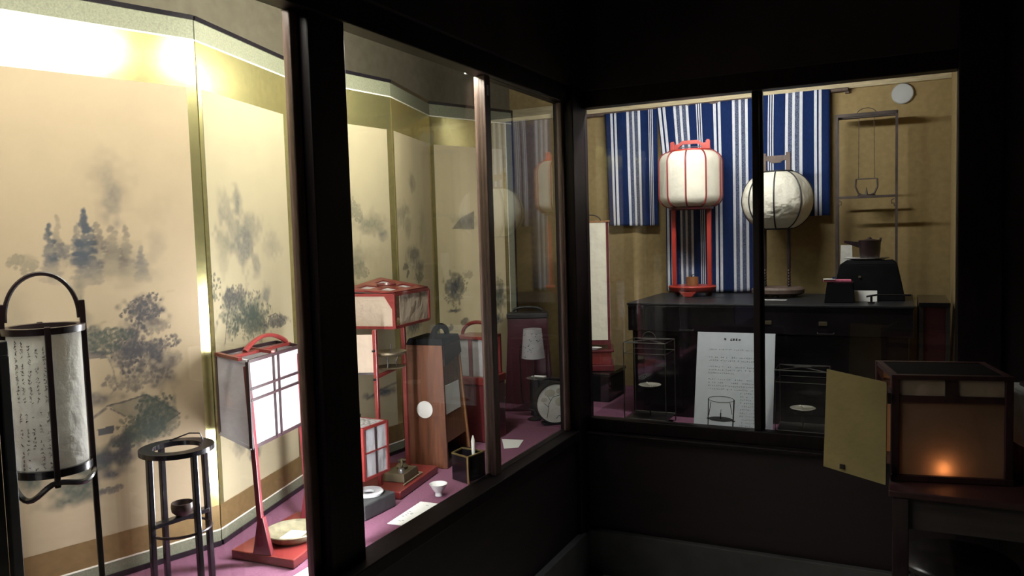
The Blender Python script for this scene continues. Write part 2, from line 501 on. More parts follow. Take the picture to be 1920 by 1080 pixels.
INK = [
    ('w',1,0.292,1.553,0.05,0.077,0.2,0),
    ('w',1,0.292,1.518,0.021,0.054,0.34,1),
    ('w',1,0.301,1.456,0.016,0.019,0.3,1),
    ('w',1,0.257,1.584,0.039,0.028,0.1,0),
    ('w',1,0.396,1.482,0.034,0.04,0.1,0),
    ('w',1,0.392,1.409,0.032,0.038,0.2,0),
    ('w',1,0.299,1.365,0.077,0.049,0.26,2),
    ('w',1,0.21,1.281,0.012,0.07,0.34,2),
    ('w',1,0.219,1.239,0.015,0.022,0.3,2),
    ('w',1,0.328,1.325,0.079,0.027,0.14,2),
    ('t',1,0.172,1.475,1.359,0.01,0.34,0),
    ('t',1,0.154,1.453,1.335,0.014,0.62,1),
    ('t',1,0.21,1.451,1.369,0.013,0.5,1),
    ('t',1,0.23,1.487,1.325,0.024,0.8,1),
    ('t',1,0.256,1.461,1.387,0.012,0.5,0),
    ('t',1,0.287,1.45,1.347,0.023,0.4,0),
    ('t',1,0.319,1.451,1.345,0.013,0.36,0),
    ('t',1,0.352,1.4,1.326,0.014,0.42,1),
    ('l',1,0.101,1.372,0.019,0.02,0.35,2),
    ('l',1,0.182,1.395,0.011,0.017,0.5,1),
    ('l',1,0.363,1.253,0.048,0.032,0.75,0),
    ('l',1,0.37,1.206,0.045,0.018,0.42,0),
    ('l',1,0.302,1.153,0.056,0.05,0.72,0),
    ('l',1,0.254,1.182,0.044,0.026,0.7,2),
    ('l',1,0.35,1.139,0.045,0.027,0.7,0),
    ('l',1,0.321,1.086,0.054,0.034,0.5,0),
    ('l',1,0.399,1.119,0.033,0.03,0.35,0),
    ('w',1,0.386,1.077,0.041,0.041,0.25,0),
    ('n',1,[(0.347,1.268),(0.335,1.205),(0.319,1.146),(0.306,1.102)],0.004,0.55,0),
    ('p',1,[(0.167,1.155),(0.257,1.155),(0.26,1.137),(0.167,1.141)],0.38,0),
    ('n',1,[(0.257,1.155),(0.272,1.106),(0.278,1.063),(0.263,1.049)],0.003,0.3,0),
    ('p',1,[(0.177,1.13),(0.19,1.131),(0.188,1.103),(0.176,1.102)],0.45,0),
    ('w',1,0.219,1.043,0.073,0.018,0.3,0),
    ('p',1,[(0.257,1.021),(0.344,1.035),(0.424,0.973),(0.386,0.958),(0.292,0.989)],0.26,2),
    ('n',1,[(0.252,1.022),(0.294,1.026),(0.344,1.035),(0.382,1.006),(0.424,0.973),(0.39,0.957)],0.002,0.7,0),
    ('n',1,[(0.249,1.016),(0.216,0.996),(0.185,0.971)],0.005,0.5,0),
    ('n',1,[(0.205,0.972),(0.202,0.921)],0.002,0.6,0),
    ('p',1,[(0.228,0.97),(0.266,0.973),(0.264,0.955),(0.231,0.954)],0.65,0),
    ('n',1,[(0.181,1.002),(0.206,1.005),(0.206,0.99)],0.002,0.7,0),
    ('n',1,[(0.292,0.989),(0.284,0.996),(0.26,1.014)],0.002,0.6,0),
    ('l',1,0.354,0.989,0.043,0.046,0.78,2),
    ('l',1,0.323,0.943,0.05,0.029,0.7,2),
    ('l',1,0.395,0.948,0.03,0.033,0.5,2),
    ('l',1,0.279,0.931,0.025,0.016,0.7,0),
    ('w',1,0.339,0.948,0.053,0.035,0.3,2),
    ('w',1,0.216,0.891,0.076,0.036,0.7,2),
    ('w',1,0.183,0.843,0.06,0.028,0.5,2),
    ('w',1,0.265,0.896,0.057,0.021,0.6,0),
    ('w',1,0.158,0.815,0.065,0.018,0.35,2),
    ('w',1,0.251,0.855,0.044,0.019,0.5,0),
    ('l',1,0.25,0.819,0.024,0.005,0.6,0),
    ('w',1,0.085,0.899,0.044,0.049,0.4,2),
    ('w',1,0.074,1.243,0.032,0.072,0.15,2),
    ('w',2,0.098,1.496,0.037,0.064,0.3,1),
    ('w',2,0.161,1.519,0.031,0.051,0.5,1),
    ('w',2,0.145,1.438,0.086,0.065,0.3,1),
    ('w',2,0.182,1.381,0.046,0.057,0.52,1),
    ('w',2,0.231,1.441,0.073,0.043,0.34,1),
    ('w',2,0.244,1.333,0.024,0.037,0.4,1),
    ('w',2,0.35,1.393,0.061,0.045,0.26,1),
    ('w',2,0.073,1.376,0.039,0.085,0.25,2),
    ('l',2,0.084,1.224,0.059,0.064,0.65,2),
    ('l',2,0.133,1.249,0.067,0.027,0.55,0),
    ('w',2,0.207,1.196,0.084,0.049,0.5,2),
    ('w',2,0.294,1.243,0.025,0.035,0.5,1),
    ('l',2,0.233,1.159,0.093,0.037,0.6,2),
    ('l',2,0.36,1.159,0.075,0.015,0.65,0),
    ('n',2,[(0.106,1.257),(0.079,1.195),(0.063,1.132)],0.003,0.5,0),
    ('n',2,[(0.297,1.179),(0.346,1.185),(0.401,1.156)],0.002,0.6,0),
    ('w',2,0.183,0.805,0.032,0.031,0.55,0),
    ('w',2,0.115,0.844,0.042,0.03,0.25,0),
    ('l',3,0.281,1.495,0.034,0.037,0.7,2),
    ('w',3,0.344,1.458,0.094,0.042,0.48,2),
    ('w',3,0.41,1.419,0.026,0.023,0.5,1),
    ('w',3,0.272,1.332,0.039,0.052,0.4,2),
    ('l',3,0.287,1.286,0.031,0.026,0.6,2),
    ('w',3,0.338,1.344,0.082,0.045,0.14,2),
    ('w',3,0.377,0.844,0.08,0.015,0.4,1),
    ('n',3,[(0.303,0.835),(0.378,0.856),(0.462,0.869)],0.006,0.45,1),
    ('l',3,0.253,1.236,0.036,0.026,0.6,2),
    ('w',4,0.202,1.617,0.04,0.038,0.42,1),
    ('w',4,0.062,1.498,0.068,0.048,0.36,1),
    ('w',4,0.137,1.448,0.052,0.062,0.36,1),
    ('w',4,0.189,1.337,0.074,0.046,0.6,1),
    ('w',4,0.271,1.287,0.071,0.026,0.55,1),
    ('l',4,0.088,1.295,0.025,0.008,0.9,0),
    ('l',4,0.116,1.269,0.013,0.012,0.9,0),
    ('l',4,0.259,1.24,0.042,0.017,0.8,2),
    ('w',4,0.17,1.067,0.095,0.041,0.5,1),
    ('w',4,0.317,1.439,0.044,0.088,0.2,2),
    ('p',5,[(0.23,1.517),(0.226,1.435),(0.099,1.437),(0.149,1.484)],0.3,1),
    ('w',5,0.179,1.472,0.067,0.031,0.32,1),
    ('l',5,0.106,1.19,0.045,0.061,0.75,2),
    ('w',5,0.106,1.183,0.045,0.057,0.4,1),
    ('l',5,0.181,1.233,0.03,0.014,0.5,0),
    ('w',5,0.095,1.077,0.042,0.009,0.5,1),
    ('w',5,0.367,1.124,0.04,0.07,0.55,2),
    ('l',5,0.361,1.149,0.033,0.035,0.7,2),
    ('l',5,0.153,1.022,0.019,0.012,0.95,0),
    ('l',5,0.071,0.999,0.018,0.012,0.95,0),
    ('w',5,0.343,1.014,0.033,0.035,0.4,1),
]


PIG = [np.array((0.055, 0.052, 0.057)), np.array((0.055, 0.064, 0.078)), np.array((0.048, 0.060, 0.050))]
SILK_Z = (0.710, 1.802)

def paint(panel, s0, s1, step_s, step_z):
    """colour grid of one painted panel: silk ground with ink washes, trees, hills and houses"""
    S = np.arange(s0, s1 + 1e-6, step_s)
    Z = np.arange(SILK_Z[0], SILK_Z[1] + 1e-6, step_z)
    X, Y = np.meshgrid(S, Z)
    shp = X.shape
    n1 = vnoise(shp, (24, 11)); n2 = vnoise(shp, (70, 31)); n3 = vnoise(shp, (200, 90))
    base = {0: (0.376, 0.293, 0.194), 1: (0.376, 0.293, 0.194), 2: (0.365, 0.310, 0.205), 3: (0.375, 0.320, 0.208)}.get(panel, (0.56, 0.475, 0.305))  # far panels get paler silk to replace the light they lack
    col = np.ones(shp + (3,)) * np.array(base)
    col *= (1 + 0.05 * (n1 - 0.5) + 0.03 * (n3 - 0.5))[..., None]
    def lay(alpha, c):
        a = np.clip(alpha, 0, 0.97)[..., None]
        col[:] = col * (1 - a) + PIG[c] * a
    for op in INK:
        k, p = op[0], op[1]
        if p != panel:
            continue
        if k == 'w':
            _, _, a, b, rs, rz, d, c = op
            r = np.sqrt(((X - a) / rs) ** 2 + ((Y - b) / rz) ** 2) + 0.75 * (n2 - 0.5) + 0.45 * (n1 - 0.5)
            lay(min(0.9, (1.15 if b > 1.2 else 2.3) * d) * np.clip((1.25 - r) / 0.85, 0, 1) ** 1.1 * (0.6 + 0.45 * n2 + 0.35 * n3), c)
        elif k == 'l':
            _, _, a, b, rs, rz, d, c = op
            rs *= 1.15; rz *= 1.15
            acc = np.zeros(shp)
            r = np.sqrt(((X - a) / rs) ** 2 + ((Y - b) / rz) ** 2) + 1.3 * (n2 - 0.5) + 0.9 * (n1 - 0.5)
            acc += 0.72 * d * np.clip((1.0 - r) / 0.7, 0, 1) * (0.5 + n3)
            lumps = [(rng.normal() * 0.42, rng.normal() * 0.42) for _q in range(7)]
            num = int(70 + 170 * min(1, rs * rz / 0.0015))
            for _i in range(num):
                ang = rng.random() * 6.283; q = math.sqrt(rng.random()) * 1.1
                lx, lz = lumps[_i % 7]
                x, y = a + (lx + math.cos(ang) * q * 0.48) * rs, b + (lz + math.sin(ang) * q * 0.48) * rz
                w = 0.0018 + 0.0034 * rng.random(); h = w * (0.5 + rng.random()); t = rng.random() * 3.14
                i0, i1 = np.searchsorted(S, (x - 0.014, x + 0.014)); j0, j1 = np.searchsorted(Z, (y - 0.014, y + 0.014))
                if i1 <= i0 or j1 <= j0:
                    continue
                dx, dy = X[j0:j1, i0:i1] - x, Y[j0:j1, i0:i1] - y
                u, v = (dx * math.cos(t) + dy * math.sin(t)) / w, (-dx * math.sin(t) + dy * math.cos(t)) / h
                acc[j0:j1, i0:i1] = np.maximum(acc[j0:j1, i0:i1], d * (0.6 + 0.4 * rng.random()) * np.clip(1.6 - (u * u + v * v), 0, 1))
            lay((1.35 if panel < 3 else 0.8) * acc, c)
        elif k == 't':
            _, _, a, zt, zb, w, d, c = op
            w *= 1.5; zb -= 0.012
            acc = np.zeros(shp)
            hgt = zt - zb
            for q in range(26):
                f = (q + 0.5) / 26
                hw = w * (0.16 + 0.84 * f ** 0.8)
                for _q in range(1 + int(3 * f)):
                    x = a + (rng.random() - 0.5) * 1.3 * hw
                    y = zt - hgt * f + (rng.random() - 0.5) * 0.04 * hgt
                    rx, ry = 0.45 * hw + 0.0025, 0.030 * hgt + 0.002
                    r = np.sqrt(((X - x) / rx) ** 2 + ((Y - y) / ry) ** 2) + 0.5 * (n3 - 0.5)
                    acc = np.maximum(acc, np.clip((1.35 - r) / 0.6, 0, 1) * (0.75 + 0.25 * rng.random()) * (1 - 0.75 * max(0, f - 0.6) / 0.4))
            lay(1.45 * d * acc * (0.65 + 0.5 * n2), c)
        elif k == 'n':
            _, _, pts, w, d, c = op
            m = np.zeros(shp)
            for (ax, ay), (bx, by) in zip(pts[:-1], pts[1:]):
                vx, vy = bx - ax, by - ay
                t = np.clip(((X - ax) * vx + (Y - ay) * vy) / (vx * vx + vy * vy), 0, 1)
                dist = np.hypot(X - ax - t * vx, Y - ay - t * vy)
                ww = max(w, 0.0024)
                m = np.maximum(m, np.clip((ww * 0.75 - dist) / (ww * 0.5) + 0.4, 0, 1))
            lay(1.5 * d * m * (0.65 + 0.5 * n3), c)
        elif k == 'p':
            _, _, pts, d, c = op
            ins = np.zeros(shp, bool)
            j = len(pts) - 1
            for i in range(len(pts)):
                (xi, yi), (xj, yj) = pts[i], pts[j]
                if yi != yj:
                    ins ^= ((yi > Y) != (yj > Y)) & (X < (xj - xi) * (Y - yi) / (yj - yi) + xi)
                j = i
            lay(1.9 * ins * d * (0.7 + 0.5 * n2), c)
    return S, Z, col

FOLD = [(-1.630, 0.560), (-1.782, 0.985), (-1.620, 1.474), (-1.745, 1.940), (-1.680, 2.420), (-1.805, 2.884), (-1.628, 3.331)]
screen = thing('folding_screen', 'six-panel gilded folding screen painted with misty ink mountains and farmhouses', 'folding screen', (-1.72, 1.94, FZ))
for i in range(6):
    a, b = Vector(FOLD[i]), Vector(FOLD[i + 1])
    W = (b - a).length
    d = (b - a) / W
    T = Matrix(((d.x, d.y, 0, a.x), (d.y, -d.x, 0, a.y), (0, 0, 1, 0), (0, 0, 0, 1)))     # x along the panel, y out of its face
    e = 0.0012
    pb = MB()
    pb.box(e, W - e, -0.016, 0.0, GZ, 1.985)
    pb.box(e, W - e, 0.0, 0.006, 1.973, 1.985).box(e, W - e, 0.0, 0.006, GZ, 0.614)
    if i == 0:
        pb.box(e, e + 0.008, 0.0, 0.006, 0.614, 1.973)
    if i == 5:
        pb.box(W - e - 0.008, W - e, 0.0, 0.006, 0.614, 1.973)
    panel = pb.xform(T).build('panel', 'blacklac', screen, world=True)
    L0 = 0.04 if i == 0 else e
    L1 = W - 0.045 if i == 5 else W - e
    strips = [(e, W - e, 1.925, 1.973), (e, W - e, 0.614, 0.642)]
    if i == 0:
        strips.append((e + 0.008, L0, 0.642, 1.925))
    if i == 5:
        strips.append((L1, W - e - 0.008, 0.642, 1.925))
    for x0, x1, z0, z1 in strips:
        part_label(MB().box(x0, x1, 0.0, 0.0022, z0, z1).xform(T).build('brocade_border', 'brocade', panel, world=True), 'pale brocade border')
    lines = [(e, W - e, 1.921, 1.925), (e, W - e, 0.642, 0.646)]
    if i == 5:
        lines.append((L1 - 0.003, L1, 0.646, 1.921))
    for x0, x1, z0, z1 in lines:
        MB().box(x0, x1, 0.0, 0.003, z0, z1).xform(T).build('edging', 'whiteline', panel, world=True)
    p0, p1 = L0 + 0.016, L1 - 0.026
    for x0, x1, z0, z1 in [(L0, L1, SILK_Z[1], 1.921), (L0, L1, 0.646, SILK_Z[0]), (L0, p0, SILK_Z[0], SILK_Z[1]), (p1, L1, SILK_Z[0], SILK_Z[1])]:
        part_label(MB().box(x0, x1, 0.0, 0.0024, z0, z1).xform(T).build('gold_border', 'gold_brown_reflection' if z1 < 1.0 else 'gold', panel, world=True), 'gold leaf border')
    st = 0.012 if i == 0 else 0.0024
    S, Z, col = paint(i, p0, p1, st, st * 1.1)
    S = S - S[0]; S = S * (p1 - p0) / S[-1] + p0
    Zs = (Z - Z[0]) * (SILK_Z[1] - SILK_Z[0]) / (Z[-1] - Z[0]) + SILK_Z[0]
    ns, nz = len(S), len(Z)
    gx, gz = np.meshgrid(S, Zs)
    base = chain(panel).inverted() @ T
    B = np.array(base)
    loc = np.stack([gx.ravel(), np.full(gx.size, 0.003), gz.ravel(), np.ones(gx.size)], 0)
    co = (B @ loc)[:3].T
    me = bpy.data.meshes.new('painting')
    idx = np.arange(ns * nz).reshape(nz, ns)
    fa = np.stack([idx[:-1, :-1], idx[:-1, 1:], idx[1:, 1:], idx[1:, :-1]], -1).reshape(-1, 4)
    me.vertices.add(ns * nz)
    me.vertices.foreach_set('co', co.astype(np.float32).ravel())
    me.loops.add(fa.size)
    me.loops.foreach_set('vertex_index', fa.astype(np.int32).ravel())
    me.polygons.add(len(fa))
    me.polygons.foreach_set('loop_start', np.arange(0, fa.size, 4, dtype=np.int32))
    at = me.color_attributes.new('pigment', 'FLOAT_COLOR', 'POINT')
    rgba = np.concatenate([col.reshape(-1, 3), np.ones((ns * nz, 1))], 1).astype(np.float32)
    at.data.foreach_set('color', rgba.ravel())
    me.update(calc_edges=True)
    me.materials.append(M['silk'])
    o = bpy.data.objects.new('painting', me)
    C.objects.link(o)
    o.parent = panel
    part_label(o, 'ink landscape on silk')

# ================================================================ THINGS BEHIND THE LONG WINDOW
rnd = random.Random(11)

def scribble(b, x0, x1, z0, z1, cols, per, size, place, dens=0.85):
    """columns of small brush marks; place(u, v) gives a frame (origin, right, up, out)"""
    for c in range(cols):
        u = x0 + (x1 - x0) * (c + 0.5) / cols
        for k in range(per):
            if rnd.random() > dens:
                continue
            v = z1 - (z1 - z0) * (k + 0.5) / per
            for _ in range(rnd.choice((2, 3, 3, 4))):
                o, r, up, n = place(u + rnd.uniform(-1, 1) * size * 0.45, v + rnd.uniform(-1, 1) * size * 0.5)
                ang = rnd.choice((0.1, 1.5, 0.8, -0.7)) + rnd.uniform(-0.25, 0.25)
                dv = (r * math.cos(ang) + up * math.sin(ang))
                sv = (up * math.cos(ang) - r * math.sin(ang))
                l, w = size * rnd.uniform(0.25, 0.55), size * rnd.uniform(0.05, 0.10)
                q = [o - dv * l - sv * w, o + dv * l - sv * w, o + dv * l + sv * w, o - dv * l + sv * w]
                b.hexa([p + n * 0.0001 for p in q], [p + n * 0.0005 for p in q])
    return b

# --- tall round lantern with bent-wood handle, far left
VIEW = math.atan2(-0.893, 1.40)                       # direction from that lantern towards the window side
t = thing('standing_lantern', 'tall dark round paper lantern with hoop handle and handwriting, far left', 'lantern', (-1.400, 0.892, FZ))
r0 = 0.0595
MB().lathe([(r0 - 0.001, 0.408), (r0, 0.408), (r0, 0.652), (r0 - 0.001, 0.652)], n=48).build('paper_shade', 'paper_aged', t, smooth=True)
b = MB()
A0 = VIEW
def wrap(u, v):
    a = A0 + u / r0
    n = Vector((math.cos(a), math.sin(a), 0))
    return n * (r0 + 0.0003) + Vector((0, 0, v)), Vector((-math.sin(a), math.cos(a), 0)), Vector((0, 0, 1)), n
scribble(b, -0.056, 0.004, 0.53, 0.642, 5, 17, 0.0046, wrap)
scribble(b, -0.054, 0.004, 0.41, 0.515, 5, 15, 0.0046, wrap, 0.72)
b.build('handwriting', 'inkbrown', t)
MB().lathe([(0.054, 0.650), (0.067, 0.650), (0.068, 0.662), (0.054, 0.662), (0.054, 0.650)], n=48).build('top_hoop', 'darkbrown', t, smooth=True)
MB().lathe([(0.056, 0.394), (0.066, 0.394), (0.066, 0.408), (0.056, 0.408), (0.056, 0.394)], n=48).build('bottom_hoop', 'blacklac', t, smooth=True)
for k, (ang, zb) in enumerate(((5, 0.375), (96, 0.0), (185, 0.375), (-84, 0.0))):
    a = VIEW + math.radians(ang)
    p = Vector((math.cos(a) * 0.0640, math.sin(a) * 0.0640, 0))
    pf = p * (1.10 if zb == 0.0 else 1.0)
    top = 0.705 if zb == 0.0 else 0.664
    MB().bar(pf + Vector((0, 0, zb + 0.001)), p + Vector((0, 0, top)), 0.010, 0.010, up=(math.cos(a), math.sin(a), 0)).build('leg' if zb == 0.0 else 'upright', 'darkbrown', t, bevel=0.0015)
ax = Vector((math.cos(VIEW + math.radians(97)), math.sin(VIEW + math.radians(97)), 0))
MB().tube([ax * 0.0590 * math.cos(q) + Vector((0, 0, 0.672 + 0.085 * max(0, math.sin(q)) ** 0.9)) for q in [math.pi * i / 24 for i in range(25)]], 0.0042, 8).build('handle', 'darkbrown', t, smooth=True)
for s in (-1, 1):                                       # curved brackets below the drum
    pts = []
    for i in range(13):
        f = i / 12
        a = VIEW + math.radians(5 + s * 86 * f)
        z = 0.385 - 0.028 * math.sin(math.pi * f) ** 2 * (1 if s < 0 else 0.35)
        pts.append(Vector((math.cos(a) * 0.0655, math.sin(a) * 0.0655, z)))
    MB().tube(pts, 0.0052, 8).build('bracket', 'blacklac', t, smooth=True)

# --- black lantern post right at the picture's left edge
t = thing('square_lantern', 'black square lantern cut off by the left edge of the photo', 'lantern', (-1.335, 0.705, FZ))
MB().box(-0.036, 0.036, -0.055, 0.055, 0.001, 0.045).build('base', 'blackmatt', t, bevel=0.002)
for sx in (-1, 1):
    for sy in (-1, 1):
        MB().box(sx * 0.034 - 0.007, sx * 0.034 + 0.007, sy * 0.052 - 0.008, sy * 0.052 + 0.008, 0.046, 0.630).build('post', 'blackmatt', t, bevel=0.0015)
MB().box(-0.041, 0.041, -0.060, 0.060, 0.630, 0.655).build('top_board', 'blackmatt', t, bevel=0.002)
MB().box(-0.027, 0.027, -0.044, 0.044, 0.10, 0.630).build('body', 'blackmatt', t)
MB().box(-0.020, 0.020, 0.0455, 0.0475, 0.30, 0.615).build('paper_pane', 'paper_aged', t)

# --- low black open ring stand with a bowl
SV = math.atan2(-1.233, 1.48)
t = thing('ring_stand', 'black four-legged open ring stand holding a small brown bowl', 'stand', (-1.48, 1.233, FZ))
MB().lathe([(0.052, 0.332), (0.081, 0.332), (0.081, 0.343), (0.052, 0.343), (0.052, 0.332)], n=48).build('top_ring', 'blacklac', t, smooth=True)
LA = [SV + math.radians(q) for q in (-60, 30, 120, 210)]
for a in LA:
    MB().bar((math.cos(a) * 0.071, math.sin(a) * 0.071, 0.001), (math.cos(a) * 0.067, math.sin(a) * 0.067, 0.333), 0.0125, 0.0125, up=(math.cos(a), math.sin(a), 0)).build('leg', 'blacklac', t, bevel=0.002)
MB().ring((0, 0, 0.152), 0.0655, 0.0032, 40, 6).build('hoop', 'darkbrown', t, smooth=True)
pa, pb_ = Vector((math.cos(LA[0]) * 0.068, math.sin(LA[0]) * 0.068, 0.176)), Vector((math.cos(LA[2]) * 0.068, math.sin(LA[2]) * 0.068, 0.176))
MB().bar(pa, pb_, 0.022, 0.010).build('crossbar', 'blacklac', t, bevel=0.0015)
hx = [Vector((math.cos(LA[2]) * 0.066, math.sin(LA[2]) * 0.066, 0.343)), Vector((math.cos(LA[3] - 0.3) * 0.066, math.sin(LA[3] - 0.3) * 0.066, 0.343))]
MB().tube([hx[0], hx[0].lerp(hx[1], 0.08) + Vector((0, 0, 0.016)), hx[0].lerp(hx[1], 0.4) + Vector((0, 0, 0.017)), hx[1]], 0.0016, 6).build('wire_handle', 'iron', t, smooth=True)
t = thing('bowl', 'small round brown glazed bowl on the crossbar of the black ring stand', 'bowl', (-1.478, 1.238, FZ + 0.1815))
MB().lathe([(0.0001, 0.0), (0.014, 0.0), (0.024, 0.010), (0.0255, 0.022), (0.024, 0.030), (0.0225, 0.030), (0.023, 0.021), (0.020, 0.009), (0.0001, 0.004)], n=32).build('bowl_body', 'clay', t, smooth=True)

# --- red lantern on two uprights: paper box pushed up, board base
t = thing('red_box_lantern', 'red lantern with white lattice box on two uprights, left of the thick post', 'lantern', (-1.45, 1.55, FZ))
B4 = [(-1.524, 1.416), (-1.327, 1.426), (-1.385, 1.722), (-1.560, 1.700)]
MB().hexa([(x, y, GZ) for x, y in B4], [(x, y, FZ + 0.024) for x, y in B4]).build('base_board', 'redlac', t, bevel=0.003, world=True)
U1, U2 = Vector((-1.425, 1.427, 0)), Vector((-1.482, 1.665, 0))
Lh = (U2 - U1).normalized()
Wh = Vector((-Lh.y, Lh.x, 0))
bt = FZ + 0.0242
LEAN = Vector((-0.012, -0.012, 0))
for u in (U1, U2):
    MB().bar(u + Vector((0, 0, bt)), u + LEAN + Vector((0, 0, 1.100)), 0.013, 0.013, up=tuple(Lh)).build('upright', 'redlac2', t, bevel=0.0015, world=True)
    b = MB()
    prof = [(-0.026, 0.0), (0.026, 0.0), (0.020, 0.028), (0.0075, 0.095), (-0.0075, 0.095), (-0.020, 0.028)]
    vs0 = [u + Wh * (-q) + Lh * -0.008 + Vector((0, 0, bt + z)) for q, z in prof]
    vs1 = [u + Wh * (-q) + Lh * 0.008 + Vector((0, 0, bt + z)) for q, z in prof]
    n = len(prof)
    b.add(vs0 + vs1, [list(range(n))[::-1], [n + i for i in range(n)]] + [[i, (i + 1) % n, n + (i + 1) % n, n + i] for i in range(n)])
    b.build('foot_wedge', 'redlac2', t, bevel=0.002, world=True)
z0, z1 = 0.897, 1.112
FL, FR = U1 + LEAN + Wh * -0.007 + Lh * -0.006, U2 + LEAN + Wh * -0.006 + Lh * 0.018
BL, BR = Vector((-1.588, 1.462, 0)), Vector((-1.607, 1.700, 0))
def at_z(p, z):
    return Vector((p.x, p.y, z))
def bx_z(p, z):
    return at_z(p, z + (0.012 if z < 1.0 else 0.004)) if p.x < -1.56 else at_z(p, z)
box = []
fw = 0.0085
frame = MB()
paperbox = t
for p, q in ((FL, FR), (FR, BR), (BR, BL), (BL, FL)):
    d = (q - p).normalized()
    MB().quad_slab(bx_z(p + d * 0.004, z0 + 0.004), bx_z(q - d * 0.004, z0 + 0.004), bx_z(q - d * 0.004, z1 - 0.004), bx_z(p + d * 0.004, z1 - 0.004), 0.0012).build('paper_pane', 'paper_white', t, world=True)
    if (p, q) != (BL, FL) or True:
        for z in (z0, z1):
            m = 'greywood' if p in (BL,) else 'redlac'
            MB().bar(bx_z(p, z), bx_z(q, z), fw * 0.8, fw).build('rail', 'lattice' if p in (FL, FR, BR) else 'paper_white', t, world=True)
    MB().bar(bx_z(p, z0), bx_z(p, z1), fw, fw, up=tuple(d)).build('corner_post', 'lattice' if p in (FL, FR) else 'greywood', t, world=True)
d = (FR - FL).normalized()
out = Vector((d.y, -d.x, 0)) * 0.003
Wd = (FR - FL).length
for u in (0.115, 0.140):
    p = FL + d * u + out
    MB().bar(at_z(p, z0), at_z(p, z1), 0.0060, 0.005, up=tuple(d)).build('lattice_bar', 'lattice', t, world=True)
for z in (z0 + 0.118, z0 + 0.146):
    MB().bar(at_z(FL + out, z), at_z(FR + out, z), 0.005, 0.0060).build('lattice_bar', 'lattice', t, world=True)
mid0, mid1 = (FL + BL) / 2, (FR + BR) / 2
dm = (mid1 - mid0).normalized()
MB().bar(at_z(mid0, z1 + 0.004), at_z(mid1, z1 + 0.004), 0.020, 0.008).build('top_rail', 'redlac', t, bevel=0.001, world=True)
MB().bar(at_z(FL + Wh * 0.02, z1 + 0.006), at_z(BL - Wh * 0.0, z1 + 0.006), 0.010, 0.008).build('top_rail', 'redlac', t, world=True)
MB().bar(at_z(FL.lerp(FR, 0.45), z1 + 0.006), at_z(BL.lerp(BR, 0.45), z1 + 0.006), 0.010, 0.008).build('top_rail', 'redlac', t, world=True)
hp = []
for i in range(17):
    f = i / 16
    hp.append(at_z(mid0.lerp(mid1, 0.22 + 0.74 * f), z1 + 0.010 + 0.030 * math.sin(math.pi * f) ** 0.8))
MB().tube(hp, [0.0075 - 0.002 * math.sin(math.pi * i / 16) for i in range(17)], 8).build('handle', 'redlac', t, smooth=True, world=True)

t = thing('woven_tray', 'round greenish woven tray on the base of the red lattice lantern', 'tray', (-1.425, 1.535, FZ + 0.0245))
MB().lathe([(0.0001, 0.0), (0.050, 0.0), (0.066, 0.011), (0.0725, 0.024), (0.0700, 0.025), (0.062, 0.013), (0.048, 0.004), (0.0001, 0.004)], n=44).build('tray_bowl', 'reed', t, smooth=True)
MB().ring((0, 0, 0.0245), 0.0712, 0.0024, 44, 6).build('rim', 'reed', t, smooth=True)
t = thing('cloth_pad', 'pale folded square pad lying in the round woven tray', 'pad', (-1.425, 1.535, FZ + 0.0290), 10)
MB().box(-0.024, 0.024, -0.030, 0.030, 0.0, 0.007).build('pad', 'oil', t, bevel=0.003)

# --- tall red oil-lamp lantern with a hood
t = thing('red_hooded_lantern', 'tall red framed lantern with box hood, paper panes and oil dishes between its posts', 'lantern', (-1.46, 2.07, FZ))
R8 = Matrix.Rotation(math.radians(8), 4, 'Z')
L8, W8 = (R8 @ Vector((0, 1, 0))), (R8 @ Vector((-1, 0, 0)))
N0 = Vector((-1.371, 1.951, 0))
P4 = [N0, N0 + L8 * 0.285, N0 + L8 * 0.285 + W8 * 0.175, N0 + W8 * 0.175]
MB().hexa([at_z(p, GZ) for p in P4], [at_z(p, FZ + 0.026) for p in P4]).build('base_board', 'redlac', t, bevel=0.004, world=True)
PR, PL = Vector((-1.483, 2.161, 0)), Vector((-1.470, 1.985, 0))
MB().bar(at_z(PR, FZ + 0.0262), at_z(PR, 1.185), 0.0135, 0.0135, up=tuple(L8)).build('upright', 'redlac', t, bevel=0.0015, world=True)
MB().bar(at_z(PL, FZ + 0.0262), at_z(PL, 1.120), 0.0125, 0.0125, up=tuple(L8)).build('upright', 'redlac', t, bevel=0.0015, world=True)
MB().bar(at_z(PL, 0.970), at_z(PR, 0.985), 0.012, 0.008).build('crossbar', 'redlac', t, world=True)
HN = Vector((-1.458, 2.078, 0))
HL, HW = 0.265, 0.185
H4 = [HN, HN + L8 * HL, HN + L8 * HL + W8 * HW, HN + W8 * HW]
hz0, hz1 = 1.116, 1.222
for i in range(4):
    p, q = H4[i], H4[(i + 1) % 4]
    dd = (q - p).normalized()
    for z in (hz0, hz1):
        MB().bar(at_z(p, z), at_z(q, z), 0.008, 0.009).build('hood_rail', 'redlac', t, world=True)
    MB().bar(at_z(p, hz0), at_z(p, hz1), 0.010, 0.010, up=tuple(dd)).build('hood_post', 'redlac', t, world=True)
    g = 0.006 if i != 0 else 0.040
    MB().quad_slab(at_z(p + dd * g, hz0 + 0.003), at_z(q - dd * 0.006, hz0 + 0.003), at_z(q - dd * 0.006, hz1 - 0.003), at_z(p + dd * g, hz1 - 0.003), 0.0012).build('paper_pane', 'paper_warm', t, world=True)
